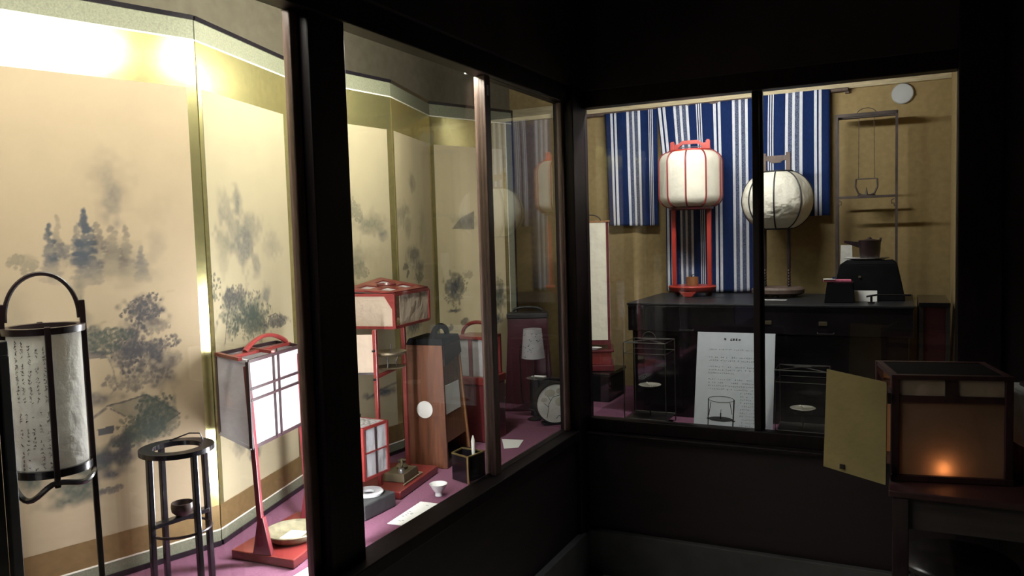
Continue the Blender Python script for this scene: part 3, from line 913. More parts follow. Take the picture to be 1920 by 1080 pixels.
# the gusset at the near corner and the lidded top with four small panes
b = MB()
p = HN + W8 * 0.003
b.prism([(0, 0), (0.034, 0), (0.005, -0.045), (0, -0.045)], 'y', -0.003, 0.003)
b.xform(Matrix.Translation(at_z(HN, hz1 - 0.003)) @ Matrix.Rotation(math.radians(188), 4, 'Z')).build('gusset', 'redlac', t, world=True)
top = hz1 + 0.0055
for f0, f1, g0, g1 in ((0, 1, 0, 0.16), (0, 1, 0.84, 1), (0, 1, 0.42, 0.58), (0, 0.14, 0, 1), (0.86, 1, 0, 1), (0.40, 0.60, 0, 1)):
    def hp_(f, g):
        return HN + L8 * HL * f + W8 * HW * g
    a_, b_, c_, d_ = hp_(f0, g0), hp_(f1, g0), hp_(f1, g1), hp_(f0, g1)
    SL = [0.024 * f * g + 0.010 * g for f, g in ((f0, g0), (f1, g0), (f1, g1), (f0, g1))]
    MB().hexa([at_z(q, top - 0.001 + k) for q, k in zip((a_, b_, c_, d_), SL)], [at_z(q, top + 0.004 + k) for q, k in zip((a_, b_, c_, d_), SL)]).build('lid_slat', 'redlac', t, world=True)
a_, b_, c_, d_ = [hp_(f, g) for f, g in ((0.02, 0.02), (0.98, 0.02), (0.98, 0.98), (0.02, 0.98))]
SL = [0.0, 0.0, 0.033, 0.010]
MB().hexa([at_z(q, top - 0.0045 + k) for q, k in zip((a_, b_, c_, d_), SL)], [at_z(q, top - 0.003 + k) for q, k in zip((a_, b_, c_, d_), SL)]).build('paper_pane', 'paper_white', t, world=True)
MB().ring((0, 0, 0), 0.030, 0.004, 32, 6).xform(Matrix.Translation(at_z(hp_(0.5, 0.5), top + 0.021))).build('smoke_ring', 'redlac2', t, smooth=True, world=True)
# lower paper panel behind the left post
q0, q1 = PL + W8 * 0.008, PL + W8 * 0.105 - L8 * 0.02
MB().quad_slab(at_z(q0, 0.985), at_z(q1, 0.985), at_z(q1, 1.105), at_z(q0, 1.105), 0.0012).build('paper_pane', 'paper_warm', t, world=True)
MB().bar(at_z(q0, 0.982), at_z(q1, 0.982), 0.007, 0.006).build('pane_rail', 'darkbrown', t, world=True)
for z in (0.965, 1.055):
    MB().bar(at_z(PL + L8 * -0.018, z), at_z(PL + L8 * -0.004, z), 0.006, 0.006).build('peg', 'iron', t, world=True)
mid = (PL + PR) / 2
# iron tray pair carried by the crossbar
t = thing('oil_lamp', 'small two-tier bronze oil dish on the crossbar of the tall red hooded lantern', 'oil lamp', (mid.x + 0.0, mid.y, 0.9845))
MB().lathe([(0.0001, 0.0), (0.040, 0.001), (0.048, 0.006), (0.046, 0.007), (0.038, 0.004), (0.0001, 0.003)], n=36).build('lower_dish', 'bronze', t, smooth=True)
for k in range(3):
    a = 0.6 + k * 2.094
    MB().tube([(math.cos(a) * 0.020, math.sin(a) * 0.020, 0.004), (math.cos(a) * 0.016, math.sin(a) * 0.016, 0.022), (math.cos(a) * 0.026, math.sin(a) * 0.026, 0.042)], 0.0018, 6).build('strut', 'iron', t, smooth=True)
MB().lathe([(0.0001, 0.042), (0.040, 0.042), (0.052, 0.050), (0.053, 0.056), (0.050, 0.056), (0.042, 0.050), (0.0001, 0.048)], n=40).build('upper_dish', 'bronze', t, smooth=True)
MB().tube([(0, 0, 0.048), (0.002, 0.002, 0.078)], 0.0013, 6).build('wick_pin', 'iron', t)

# bronze flint box and fire tongs on its base board
t = thing('bronze_box', 'low bronze tinder box with a small beast-shaped knob, on the red hooded lantern base', 'box', (-1.455, 2.075, FZ + 0.0265), 8)
MB().hexa([(-0.040, -0.055, 0), (0.040, -0.055, 0), (0.040, 0.055, 0), (-0.040, 0.055, 0)], [(-0.036, -0.050, 0.026), (0.036, -0.050, 0.026), (0.036, 0.050, 0.026), (-0.036, 0.050, 0.026)]).build('box_body', 'bronze', t, bevel=0.002)
b = MB().lathe([(0.0001, 0.026), (0.018, 0.026), (0.020, 0.034), (0.012, 0.046), (0.014, 0.054), (0.0001, 0.060)], (0.0, 0.012, 0), 16)
b.tube([(0.0, 0.012, 0.052), (0.008, -0.008, 0.058), (0.012, -0.014, 0.046), (0.010, -0.012, 0.028)], 0.0045, 8)
b.build('knob', 'bronze', t, smooth=True)
MB().lathe([(0.0001, 0.026), (0.010, 0.026), (0.011, 0.036), (0.009, 0.040), (0.0001, 0.041)], (0.020, -0.034, 0), 16).build('stud', 'silver', t, smooth=True)
t = thing('fire_striker', 'thin twisted metal stick beside the bronze box on the red base board', 'stick', (-1.402, 2.060, FZ + 0.0285), 8)
MB().tube([(0, -0.06, 0.002), (0, 0.05, 0.002), (0.004, 0.056, 0.004), (-0.004, 0.062, 0.006), (0.005, 0.068, 0.004), (0, 0.074, 0.003)], 0.0022, 8).build('stick', 'reed', t, smooth=True)

# --- little white-paned lamp on a stone plinth, half behind the thick post
t = thing('small_red_lantern', 'little pink-red four-pane paper lantern on a grey stone plinth, beside the thick post', 'lantern', (-1.420, 1.832, FZ), -3)
MB().box(-0.075, 0.062, -0.070, 0.072, 0.001, 0.046).build('plinth', 'stone', t, bevel=0.004)
MB().tube([(-0.012, 0.0, 0.046), (-0.012, 0.0, 0.105)], 0.0045, 10).build('pole', 'silver', t, smooth=True)
part_label(MB().lathe([(0.018, 0.047), (0.042, 0.047), (0.044, 0.054), (0.040, 0.058), (0.018, 0.054), (0.018, 0.047)], (0.004, 0.018, 0), 36).build('drip_dish', 'porcelain', t, smooth=True), 'white drip dish')
lx0, lx1, ly0, ly1, lz0, lz1 = -0.070, 0.040, -0.040, 0.068, 0.106, 0.262
for x in (lx0, lx1):
    for y in (ly0, ly1):
        MB().box(x - 0.004, x + 0.004, y - 0.004, y + 0.004, lz0, lz1).build('corner_post', 'redlac', t)
for z in (lz0 + 0.004, lz1 - 0.004):
    for y in (ly0, ly1):
        MB().box(lx0, lx1, y - 0.0035, y + 0.0035, z - 0.004, z + 0.004).build('rail', 'redlac', t)
    for x in (lx0, lx1):
        MB().box(x - 0.0035, x + 0.0035, ly0, ly1, z - 0.004, z + 0.004).build('rail', 'redlac', t)
MB().box(lx1 - 0.0012, lx1, ly0 + 0.002, ly1 - 0.002, lz0 + 0.003, lz1 - 0.003).build('paper_pane', 'paper_white', t)
MB().box(lx0 + 0.002, lx1 - 0.002, ly0, ly0 + 0.0012, lz0 + 0.003, lz1 - 0.003).build('paper_pane', 'paper_white', t)
MB().box(lx0 + 0.002, lx1 - 0.002, ly1 - 0.0012, ly1, lz0 + 0.003, lz1 - 0.003).build('paper_pane', 'paper_white', t)
ym, zm = (ly0 + ly1) / 2, (lz0 + lz1) / 2
MB().box(lx1, lx1 + 0.003, ym - 0.002, ym + 0.002, lz0, lz1).build('glazing_bar', 'darkbrown', t)
MB().box(lx1, lx1 + 0.003, ly0, ly1, zm - 0.002, zm + 0.002).build('glazing_bar', 'redlac', t)
MB().box(lx0 + 0.004, lx1 - 0.004, ly0 + 0.004, ly1 - 0.004, lz1 - 0.006, lz1 - 0.001).build('lid', 'pebble', t)
MB().box(lx0 - 0.004, lx0 + 0.012, ly0 - 0.002, ly1 + 0.002, lz1, lz1 + 0.010).build('back_rail', 'blackmatt', t)

# --- tapered brown lantern box
t = thing('tapered_wooden_lantern', 'tall tapered brown wooden lantern with white round spot and bent handle', 'lantern', (-1.401, 2.28, FZ), 8)
# local: x runs from the near corner to the left (negative), y away along the window
HB, WB, LB = 0.430, 0.158, 0.225
ins = 0.032
fl = [(-WB, 0.0), (0.0, 0.0)]
MB().hexa([(-WB, 0, 0.001), (0, 0, 0.001), (0, 0.012, 0.001), (-WB, 0.012, 0.001)], [(-WB + 0.012, ins * 0.5, HB), (-0.014, ins * 0.5, HB), (-0.014, ins * 0.5 + 0.012, HB), (-WB + 0.012, ins * 0.5 + 0.012, HB)]).build('front_board', 'brownwood', t, bevel=0.002)
MB().hexa([(-WB, LB - 0.012, 0.001), (0, LB - 0.012, 0.001), (0, LB, 0.001), (-WB, LB, 0.001)], [(-WB + 0.012, LB - ins * 1.6 - 0.012, HB), (-0.014, LB - ins * 1.6 - 0.012, HB), (-0.014, LB - ins * 1.6, HB), (-WB + 0.012, LB - ins * 1.6, HB)]).build('rear_board', 'lightwood', t, bevel=0.002)
MB().hexa([(-WB, 0.012, 0.001), (-WB + 0.01, 0.012, 0.001), (-WB + 0.01, LB - 0.012, 0.001), (-WB, LB - 0.012, 0.001)], [(-WB + 0.012, ins * 0.5 + 0.012, HB), (-WB + 0.022, ins * 0.5 + 0.012, HB), (-WB + 0.022, LB - ins * 1.6 - 0.012, HB), (-WB + 0.012, LB - ins * 1.6 - 0.012, HB)]).build('side_board', 'brownwood', t)
MB().box(-WB, 0.0, 0.012, LB - 0.012, 0.001, 0.022).build('bottom_board', 'blackmatt', t)
MB().hexa([(-0.016, 0.014, 0.085), (-0.010, 0.014, 0.085), (-0.010, LB - 0.026, 0.085), (-0.016, LB - 0.026, 0.085)], [(-0.026, 0.024, HB - 0.03), (-0.020, 0.024, HB - 0.03), (-0.020, LB - 0.064, HB - 0.03), (-0.026, LB - 0.064, HB - 0.03)]).build('sliding_shutter', 'midwood', t)
part_label(MB().quad_slab((-0.0120, 0.030, 0.185), (-0.0120, LB - 0.062, 0.185), (-0.0152, LB - 0.068, 0.285), (-0.0152, 0.033, 0.285), 0.0012).build('paper_label', 'card', t), 'white paper label')
MB().hexa([(-WB + 0.006, ins * 0.5 - 0.002, HB), (-0.010, ins * 0.5 - 0.002, HB), (-0.010, LB - ins * 1.6 + 0.004, HB), (-WB + 0.006, LB - ins * 1.6 + 0.004, HB)], [(-WB + 0.016, ins * 0.5 + 0.004, HB + 0.022), (-0.016, ins * 0.5 + 0.004, HB + 0.022), (-0.016, LB - ins * 1.6, HB + 0.022), (-WB + 0.016, LB - ins * 1.6, HB + 0.022)]).build('top_cap', 'jetwood', t, bevel=0.002)
MB().hexa([(-0.016, ins * 0.5 + 0.012, HB - 0.075), (-0.008, ins * 0.5 + 0.010, HB - 0.075), (-0.008, LB - ins * 1.45, HB - 0.045), (-0.016, LB - ins * 1.45, HB - 0.045)], [(-0.020, ins * 0.5 + 0.012, HB), (-0.012, ins * 0.5 + 0.010, HB), (-0.012, LB - ins * 1.6, HB), (-0.020, LB - ins * 1.6, HB)]).build('cap_skirt', 'darkbrown', t)
yc = (ins * 0.5 + LB - ins * 1.6) / 2
MB().tube([(-WB * 0.34, yc + 0.062 * math.cos(q), HB + 0.020 + 0.038 * math.sin(q)) for q in [math.pi * i / 16 for i in range(17)]], 0.0105, 8).build('handle', 'jetwood', t, smooth=True)
sl = ins * 0.5 / HB
part_label(MB().disc((0, 0, 0), 0.030, 0, 0.0015, 40).xform(Matrix.Translation((-WB * 0.52, 0.205 * sl - 0.0016, 0.205)) @ Matrix.Rotation(math.radians(90) - math.atan(sl), 4, 'X')).build('paper_spot', 'card', t, smooth=True), 'white round paper spot')

# --- small things near the glass
t = thing('cup', 'small white porcelain footed cup on the mauve felt', 'cup', (-1.284, 2.030, GZ))
MB().lathe([(0.0001, 0.0), (0.0115, 0.0), (0.0105, 0.010), (0.020, 0.022), (0.028, 0.038), (0.0265, 0.038), (0.018, 0.024), (0.0001, 0.016)], n=36).build('cup_body', 'porcelain', t, smooth=True)
def card(label, pts, z=GZ, lines=0, group=None, cat='card'):
    c = Vector((sum(p[0] for p in pts) / 4, sum(p[1] for p in pts) / 4, z))
    t = thing('label_card', label, cat, c, 0, group)
    MB().hexa([(x, y, z) for x, y in pts], [(x, y, z + 0.0015) for x, y in pts]).build('card', 'card', t, world=True)
    if lines:
        a, b_, c_, d_ = [Vector((x, y, z)) for x, y in pts]
        r_, u_ = (b_ - a), (d_ - a)
        def place(u, v):
            return a + r_ * u + u_ * v + Vector((0, 0, 0.0016)), r_.normalized(), u_.normalized(), Vector((0, 0, 1))
        q = MB()
        for _ in range(lines):
            for k in range(3):
                o, rr, uu, nn = place(0.25 + 0.5 * rnd.random(), 0.1 + 0.8 * rnd.random())
                q.hexa([o - rr * 0.004 - uu * 0.0008, o + rr * 0.004 - uu * 0.0008, o + rr * 0.004 + uu * 0.0008, o - rr * 0.004 + uu * 0.0008],
                       [o + nn * 0.0004 + w for w in (-rr * 0.004 - uu * 0.0008, rr * 0.004 - uu * 0.0008, rr * 0.004 + uu * 0.0008, -rr * 0.004 + uu * 0.0008)])
        q.build('lettering', 'ink', t, world=True)
    return t
card('long white card lying in front of the white cup, against the window sill', [(-1.292, 1.768), (-1.240, 1.770), (-1.240, 1.962), (-1.304, 1.958)], lines=3)
card('white card at the foot of the red lattice lantern, half behind the thick post', [(-1.300, 1.380), (-1.245, 1.385), (-1.245, 1.540), (-1.305, 1.535)])
card('white card on the felt beyond the dark sash stile, before the red lantern', [(-1.335, 2.580), (-1.290, 2.612), (-1.318, 2.715), (-1.405, 2.700)])

t = thing('candle_box', 'small black lacquered box with gold corner, holding a white candle', 'box', (-1.287, 2.196, GZ), 0)
K4 = [(0.034, -0.034), (0.050, 0.052), (-0.040, 0.060), (-0.040, -0.006)]
z_ = 0.088
for i in range(4):
    (xa, ya), (xb, yb) = K4[i], K4[(i + 1) % 4]
    MB().bar((xa, ya, z_ / 2), (xb, yb, z_ / 2), 0.004, z_).build('side', 'blacklac', t)
    MB().bar((xa, ya, z_), (xb, yb, z_), 0.006, 0.004).build('rim', 'brass', t)
MB().prism([(x * 0.98, y * 0.98) for x, y in K4], 'z', 0.0, 0.006).build('bottom', 'blacklac', t)
MB().bar((0.036, -0.036, 0.0), (0.036, -0.036, z_), 0.006, 0.006).build('corner_strip', 'brass', t)
t = thing('candle', 'thin white candle standing up in the small black box', 'candle', (-1.270, 2.232, FZ + 0.0075))
MB().lathe([(0.0001, 0.0), (0.0045, 0.0), (0.0065, 0.118), (0.002, 0.135), (0.0001, 0.136)], n=16).build('candle_stick', 'wax', t, smooth=True)

# --- red lantern seen behind the tapered box and the sash stile
t = thing('red_handled_lantern', 'red lantern with curved handle and white paper strips, half behind the tapered wooden one', 'lantern', (-1.505, 2.69, FZ), 0)
MB().box(-0.075, 0.085, -0.060, 0.080, 0.001, 0.225).build('lower_box', 'redlac2', t, bevel=0.004)
MB().box(-0.080, 0.090, -0.065, 0.085, 0.2255, 0.256).build('ledge', 'redlac', t, bevel=0.004)
MB().box(0.0852, 0.0875, -0.040, 0.060, 0.030, 0.190).build('drawer_front', 'maroon', t, bevel=0.001)
for x in (-0.060, 0.072):
    for y in (-0.048, 0.066):
        MB().box(x - 0.006, x + 0.006, y - 0.006, y + 0.006, 0.2562, 0.410).build('corner_post', 'redlac', t)
for x in (-0.056, 0.068):
    MB().box(x - 0.0008, x + 0.0008, -0.042, 0.060, 0.258, 0.402).build('paper_pane', 'paper_white', t)
MB().box(-0.054, 0.066, -0.047, -0.0455, 0.258, 0.402).build('paper_pane', 'paper_white', t)
MB().box(-0.004, 0.012, -0.052, -0.047, 0.258, 0.402).build('mullion', 'redlac2', t)
MB().box(0.069, 0.074, 0.002, 0.016, 0.258, 0.402).build('mullion', 'redlac2', t)
MB().box(-0.066, 0.078, -0.054, 0.072, 0.402, 0.414).build('top_frame', 'redlac', t, bevel=0.002)
MB().tube([(0.006 + 0.068 * math.cos(q), 0.009, 0.414 + 0.050 * math.sin(q)) for q in [math.pi * i / 16 for i in range(17)]], 0.0075, 8).build('handle', 'redlac', t, smooth=True)

# --- maroon box lantern in the far corner
t = thing('maroon_box_lantern', 'tapered maroon box lantern with dark handle, far corner behind the white-shaded lamp', 'lantern', (-1.533, 3.24, FZ), 22)
MB().hexa([(-0.112, -0.058, 0.001), (0.112, -0.058, 0.001), (0.112, 0.052, 0.001), (-0.112, 0.052, 0.001)], [(-0.088, -0.048, 0.425), (0.088, -0.048, 0.425), (0.088, 0.042, 0.425), (-0.088, 0.042, 0.425)]).build('body', 'maroon', t, bevel=0.003)
MB().box(-0.094, 0.094, -0.053, 0.048, 0.4255, 0.448).build('top_cap', 'blackmatt', t, bevel=0.003)
MB().tube([(0.066 * math.cos(q), 0.0, 0.448 + 0.024 * math.sin(q) ** 0.6) for q in [math.pi * (0.02 + 0.96 * i / 16) for i in range(17)]], 0.006, 8).build('handle', 'blackmatt', t, smooth=True)

t = thing('table_lamp', 'thin-stemmed lamp with white flower-patterned shade and hanging chain', 'lamp', (-1.420, 3.045, FZ))
MB().lathe([(0.0001, 0.001), (0.030, 0.001), (0.032, 0.006), (0.012, 0.014), (0.0001, 0.016)], n=30).build('base', 'iron', t, smooth=True)
MB().tube([(0, 0, 0.014), (0, 0, 0.335)], 0.0028, 8).build('stem', 'iron', t, smooth=True)
MB().lathe([(0.0495, 0.272), (0.0505, 0.272), (0.0395, 0.398), (0.0385, 0.398), (0.0495, 0.272)], n=40).build('lamp_shade', 'paper_white', t, smooth=True)
b = MB()
for _ in range(70):
    a, v = rnd.uniform(0, 6.28), rnd.uniform(0.278, 0.392)
    rr = 0.0505 - (v - 0.272) * 0.011 / 0.126 + 0.0004
    o = Vector((math.cos(a) * rr, math.sin(a) * rr, v)); n_ = Vector((math.cos(a), math.sin(a), 0)); r_ = Vector((-math.sin(a), math.cos(a), 0))
    s_ = rnd.uniform(0.0015, 0.004)
    q = [o + r_ * s_ * math.cos(k) + Vector((0, 0, s_ * 0.7 * math.sin(k))) for k in (0, 1.57, 3.14, 4.71)]
    b.hexa(q, [p + n_ * 0.0004 for p in q])
b.build('shade_pattern', 'inkgrey', t)
MB().tube([(-0.048, -0.02, 0.330), (-0.054, -0.02, 0.280), (-0.052, -0.02, 0.170), (-0.050, -0.02, 0.090), (-0.030, -0.012, 0.052), (0.0, 0.0, 0.040)], 0.0026, 6).build('chain', 'iron', t, smooth=True)
MB().bar((-0.048, -0.02, 0.330), (0, 0, 0.330), 0.004, 0.004).build('arm', 'iron', t)

t = thing('low_box', 'low black box behind the round disc lantern, carrying a white card', 'box', (-1.385, 3.135, FZ))
MB().box(-0.085, 0.095, -0.028, 0.028, 0.001, 0.166).build('body', 'blackmatt', t, bevel=0.003)
MB().box(-0.088, 0.098, -0.031, 0.031, 0.1662, 0.176).build('lid', 'blacklac', t, bevel=0.002)
card('small white card on top of the low black box in the far corner', [(-1.462, 3.108), (-1.402, 3.108), (-1.402, 3.140), (-1.462, 3.140)], z=FZ + 0.1765)

t = thing('disc_lantern', 'round drum lantern with painted branch on pale paper, beside the corner post', 'lantern', (-1.306, 3.000, FZ + 0.094), 0)
rot = Matrix.Rotation(math.atan2(-0.78, 0.62), 4, 'Z') @ Matrix.Rotation(math.radians(90), 4, 'Y')
MB().disc((0, 0, 0), 0.082, 0.022, 0.0235, 48).xform(rot).build('paper_face', 'paper_aged', t, smooth=True)
MB().lathe([(0.081, -0.025), (0.087, -0.025), (0.087, 0.025), (0.081, 0.025), (0.081, -0.025)], n=48).xform(rot).build('rim', 'blackmatt', t, smooth=True)
MB().disc((0, 0, 0), 0.081, -0.023, -0.021, 48).xform(rot).build('back_face', 'paper_aged', t, smooth=True)
b = MB()
def dface(x, y):
    return rot @ Vector((-y, x, 0.0238))
br = [[(-0.04, -0.06), (-0.034, -0.03), (-0.03, 0.0), (-0.012, 0.028), (0.02, 0.035)], [(-0.032, -0.012), (-0.052, 0.004)], [(-0.022, 0.012), (-0.036, 0.036)], [(0.0, -0.065), (0.012, -0.052), (0.03, -0.06), (0.04, -0.046)]]
for pl in br:
    for p, q in zip(pl[:-1], pl[1:]):
        a, c = dface(*p), dface(*q)
        b.bar(a, c, 0.0022, 0.0006, up=tuple((rot @ Vector((0, 0, 1))).normalized()))
b.build('painted_branch', 'ink', t)
b = MB()
for (x, y, r_) in ((-0.025, 0.045, 0.020), (0.020, 0.052, 0.016), (0.028, 0.006, 0.026), (-0.05, 0.018, 0.012)):
    pts = [dface(x + r_ * math.cos(k) * 1.2, y + r_ * math.sin(k) * 0.8) for k in [6.283 * i / 14 for i in range(14)]]
    nn = (rot @ Vector((0, 0, 1))).normalized()
    m_ = len(pts)
    b.add(pts + [p + nn * 0.0003 for p in pts], [list(range(m_))[::-1], [m_ + i for i in range(m_)]] + [[i, (i + 1) % m_, m_ + (i + 1) % m_, m_ + i] for i in range(m_)])
b.build('painted_leaves', 'oil', t)
MB().box(-0.055, 0.045, -0.020, 0.020, -0.0928, -0.080).xform(Matrix.Rotation(math.radians(38), 4, 'Z')).build('stand', 'blackmatt', t, bevel=0.002)

# ================================================================ THINGS BEHIND THE END WINDOW
CT = 1.094                                                   # top of the black chest
t = thing('chest', 'long black lacquered chest behind the end window, carrying the lanterns', 'chest', (-0.51, 3.565, FZ))
MB().box(-0.545, 0.545, -0.262, 0.270, 0.001, 0.372).build('lower_body', 'blacklac', t, bevel=0.004)
MB().box(-0.559, 0.560, -0.280, 0.285, 0.3722, 0.4835).build('upper_body', 'blacklac', t, bevel=0.004)
part_label(MB().box(-0.561, 0.562, -0.285, 0.288, 0.4837, 0.494).build('top_board', 'chesttop', t, bevel=0.003), 'dull grey-black top board')
for x in (0.03, 0.24):
    MB().box(x - 0.016, x + 0.016, -0.2822, -0.2802, 0.412, 0.428).build('lock_plate', 'bronze', t, bevel=0.001)
for x in (-0.30, 0.25):
    b = MB().tube([(x - 0.03, -0.281, 0.385), (x - 0.03, -0.289, 0.380), (x + 0.03, -0.289, 0.380), (x + 0.03, -0.281, 0.385)], 0.002, 6)
    b.build('pull', 'iron', t, smooth=True)

t = thing('side_table', 'narrow black and maroon side table at the right end of the chest', 'table', (0.115, 3.47, FZ))
MB().box(-0.050, 0.055, -0.17, 0.20, 0.490, 0.506).build('tabletop', 'blacklac', t, bevel=0.002)
for x in (-0.042, 0.047):
    for y in (-0.16, 0.19):
        MB().box(x - 0.007, x + 0.007, y - 0.007, y + 0.007, 0.001, 0.490).build('leg', 'blackmatt', t)
MB().box(-0.042, 0.047, -0.150, -0.146, 0.10, 0.49).build('front_panel', 'maroon', t)

# --- striped indigo cloths on the back wall
t = thing('hanging_rod', 'thin wooden rod on the back wall carrying the striped cloths', 'rod', (-0.83, 3.868, 2.010))
MB().tube([(-0.66, 0, 0.0), (0.62, 0, 0.004)], 0.009, 12).build('rod', 'greywood', t, smooth=True)
for x in (-0.655, 0.10, 0.615):
    MB().box(x - 0.008, x + 0.008, 0.008, 0.0315, -0.012, 0.012).build('bracket', 'greywood', t)

def cloth(label, x0, x1, ztop, zbot, stripes, yo, seed, drift):
    """stripes: (from, to, kind) across 0..1; kind 1 white, 2 flecked"""
    edges = [(0.0, 0)]
    for a, b_, k in stripes:
        edges += [(a, k), (b_, 0)]
    cols = []
    for i, (e, k) in enumerate(edges):
        end = edges[i + 1][0] if i + 1 < len(edges) else 1.0
        n = max(1, int((end - e) / 0.03))
        for q in range(n):
            cols.append((e + (end - e) * q / n, k))
    us = [c for c, _ in cols] + [1.0]
    rows = 44
    w = x1 - x0
    ph = seed * 1.7
    vs, fs, mi = [], [], []
    for r in range(rows + 1):
        f = r / rows
        z = ztop + (zbot - ztop) * f
        for u in us:
            x = x0 + w * u + drift(u, f)
            fold = 0.006 * math.sin(u * 9 + ph + 1.5 * f) * (0.3 + 0.7 * f) + 0.003 * math.sin(u * 23 + ph * 2 - 2 * f)
            vs.append((x, yo + fold, z + 0.003 * math.sin(u * 5 + seed) * f))
    m = len(us)
    for r in range(rows):
        for i in range(m - 1):
            a = r * m + i
            fs.append([a, a + 1, a + m + 1, a + m])
            mi.append(cols[i][1])
    c = Vector(((x0 + x1) / 2, yo, zbot))
    t = thing('striped_cloth', label, 'cloth', c)
    b = MB()
    b.v = [Vector(p) - c for p in vs]; b.f = fs; b.mi = mi
    o = b.build('cloth', ['navy', 'stripe', 'fleck'], t, smooth=False)
    o.data.polygons.foreach_set('use_smooth', [True] * len(fs))
    s = o.modifiers.new('thickness', 'SOLIDIFY')
    s.thickness = 0.0015
    return t

def trio(a, d):
    return [(a, a + d * 0.17, 1), (a + d * 0.17, a + d * 0.41, 2), (a + d * 0.41, a + d * 0.57, 1), (a + d * 0.57, a + d * 0.83, 2), (a + d * 0.83, a + d, 1)]
def pair(a, d):
    return [(a, a + d * 0.38, 1), (a + d * 0.62, a + d, 1)]
def thin(a, d):
    return [(a, a + d * 0.2, 1), (a + d * 0.4, a + d * 0.6, 1), (a + d * 0.8, a + d, 1)]
cloth('short indigo cloth with white stripes, hanging left of the red lantern', -1.354, -1.080, 2.008, 1.435,
      pair(0.11, 0.115) + trio(0.42, 0.26) + thin(0.835, 0.085), 3.846, 1, lambda u, f: 0.012 * f * (1 - u))
cloth('long indigo cloth with white stripes, hanging behind the red lantern down to the chest', -1.085, -0.605, 2.014, 1.100,
      pair(0.012, 0.078) + trio(0.175, 0.150) + thin(0.405, 0.055) + pair(0.575, 0.075) + trio(0.765, 0.150), 3.858, 2,
      lambda u, f: 0.040 * min(1, f * 2.2) * (1 - u) ** 2)
cloth('short indigo cloth with white stripes, hanging behind the round lantern', -0.612, -0.285, 2.020, 1.450,
      pair(0.06, 0.055) + thin(0.185, 0.080) + trio(0.42, 0.230) + pair(0.80, 0.095), 3.846, 3, lambda u, f: -0.006 * math.sin(f * 3.1) * (1 - u))

# --- barrel lantern on a red stand
t = thing('red_barrel_lantern', 'barrel-shaped cream paper lantern with red ribs on a red two-post stand', 'lantern', (-0.878, 3.68, CT))
RB, z0, z1 = 0.146, 0.418, 0.674
prof = []
rc = 0.052
for i in range(9):
    a = -math.pi / 2 + (math.pi / 2) * i / 8
    prof.append((RB - rc + rc * math.cos(a), z0 + rc + rc * math.sin(a)))
for i in range(9):
    a = (math.pi / 2) * i / 8
    prof.append((RB - rc + rc * math.cos(a), z1 - rc + rc * math.sin(a)))
bprof = []
for (r, z) in prof:
    bprof.append((r, z))
outer = [(r, z) for r, z in bprof]
inner = [(r - 0.0012, z) for r, z in reversed(bprof)]
NR = 10
b = MB()
n = NR * 6
vs, fs = [], []
for i in range(n):
    a = 2 * math.pi * i / n + 0.395
    q = abs(math.sin(NR / 2 * (a - 0.395)))
    k = 1 - 0.028 * math.sin(math.pi * ((i % 6) / 6)) 
    for (r, z) in outer:
        vs.append((math.cos(a) * r * k, math.sin(a) * r * k, z))
m = len(outer)
for i in range(n):
    for j in range(m - 1):
        fs.append([i * m + j, ((i + 1) % n) * m + j, ((i + 1) % n) * m + j + 1, i * m + j + 1])
b.add(vs, fs)
b.build('paper_shade', 'paper_cream', t, smooth=True)
for i in range(NR):
    a = 2 * math.pi * i / NR + 0.395
    MB().tube([(math.cos(a) * (r + 0.001), math.sin(a) * (r + 0.001), z) for r, z in outer], 0.0040, 6).build('rib', 'redrib', t, smooth=True)
MB().lathe([(0.080, z0 - 0.012), (0.102, z0 - 0.012), (0.102, z0 + 0.003), (0.080, z0 + 0.003), (0.080, z0 - 0.012)], n=40).build('lower_ring', 'redlac2', t, smooth=True)
MB().lathe([(0.060, z1 - 0.004), (0.102, z1 - 0.004), (0.102, z1 + 0.006), (0.060, z1 + 0.006), (0.060, z1 - 0.004)], n=40).build('upper_ring', 'vermilion', t, smooth=True)
for x in (-0.083, 0.083):
    MB().box(x - 0.010, x + 0.010, -0.009, 0.009, 0.050, z1 + 0.048).build('post', 'vermilion', t, bevel=0.002)
hpoly = [(-0.094, z1 + 0.008), (0.094, z1 + 0.008), (0.094, z1 + 0.050), (0.083, z1 + 0.052), (0.076, z1 + 0.034), (0.055, z1 + 0.036), (0.035, z1 + 0.048), (-0.035, z1 + 0.048), (-0.055, z1 + 0.036), (-0.076, z1 + 0.034), (-0.083, z1 + 0.052), (-0.094, z1 + 0.050)]
cut = [(-0.030, z1 + 0.018), (0.030, z1 + 0.018), (0.022, z1 + 0.034), (-0.022, z1 + 0.034)]
MB().box(-0.094, 0.094, -0.007, 0.007, z1 + 0.0065, z1 + 0.016).build('handle_sill', 'vermilion', t, bevel=0.001)
arch = [(-0.090, z1 + 0.020), (-0.090, z1 + 0.050), (-0.078, z1 + 0.052), (-0.074, z1 + 0.038), (-0.052, z1 + 0.040), (-0.034, z1 + 0.052), (0.034, z1 + 0.052), (0.052, z1 + 0.040), (0.074, z1 + 0.038), (0.078, z1 + 0.052), (0.090, z1 + 0.050), (0.090, z1 + 0.020), (0.052, z1 + 0.020), (0.034, z1 + 0.036), (-0.034, z1 + 0.036), (-0.052, z1 + 0.020)]
b = MB()
L_ = len(arch)
half = [(-0.090, 0.016), (-0.052, 0.016), (-0.052, 0.038), (-0.074, 0.038), (-0.078, 0.053), (-0.090, 0.051)]
b.prism([(x, z1 + z) for x, z in half], 'y', -0.006, 0.006)
b.prism([(-x, z1 + z) for x, z in half], 'y', -0.006, 0.006)
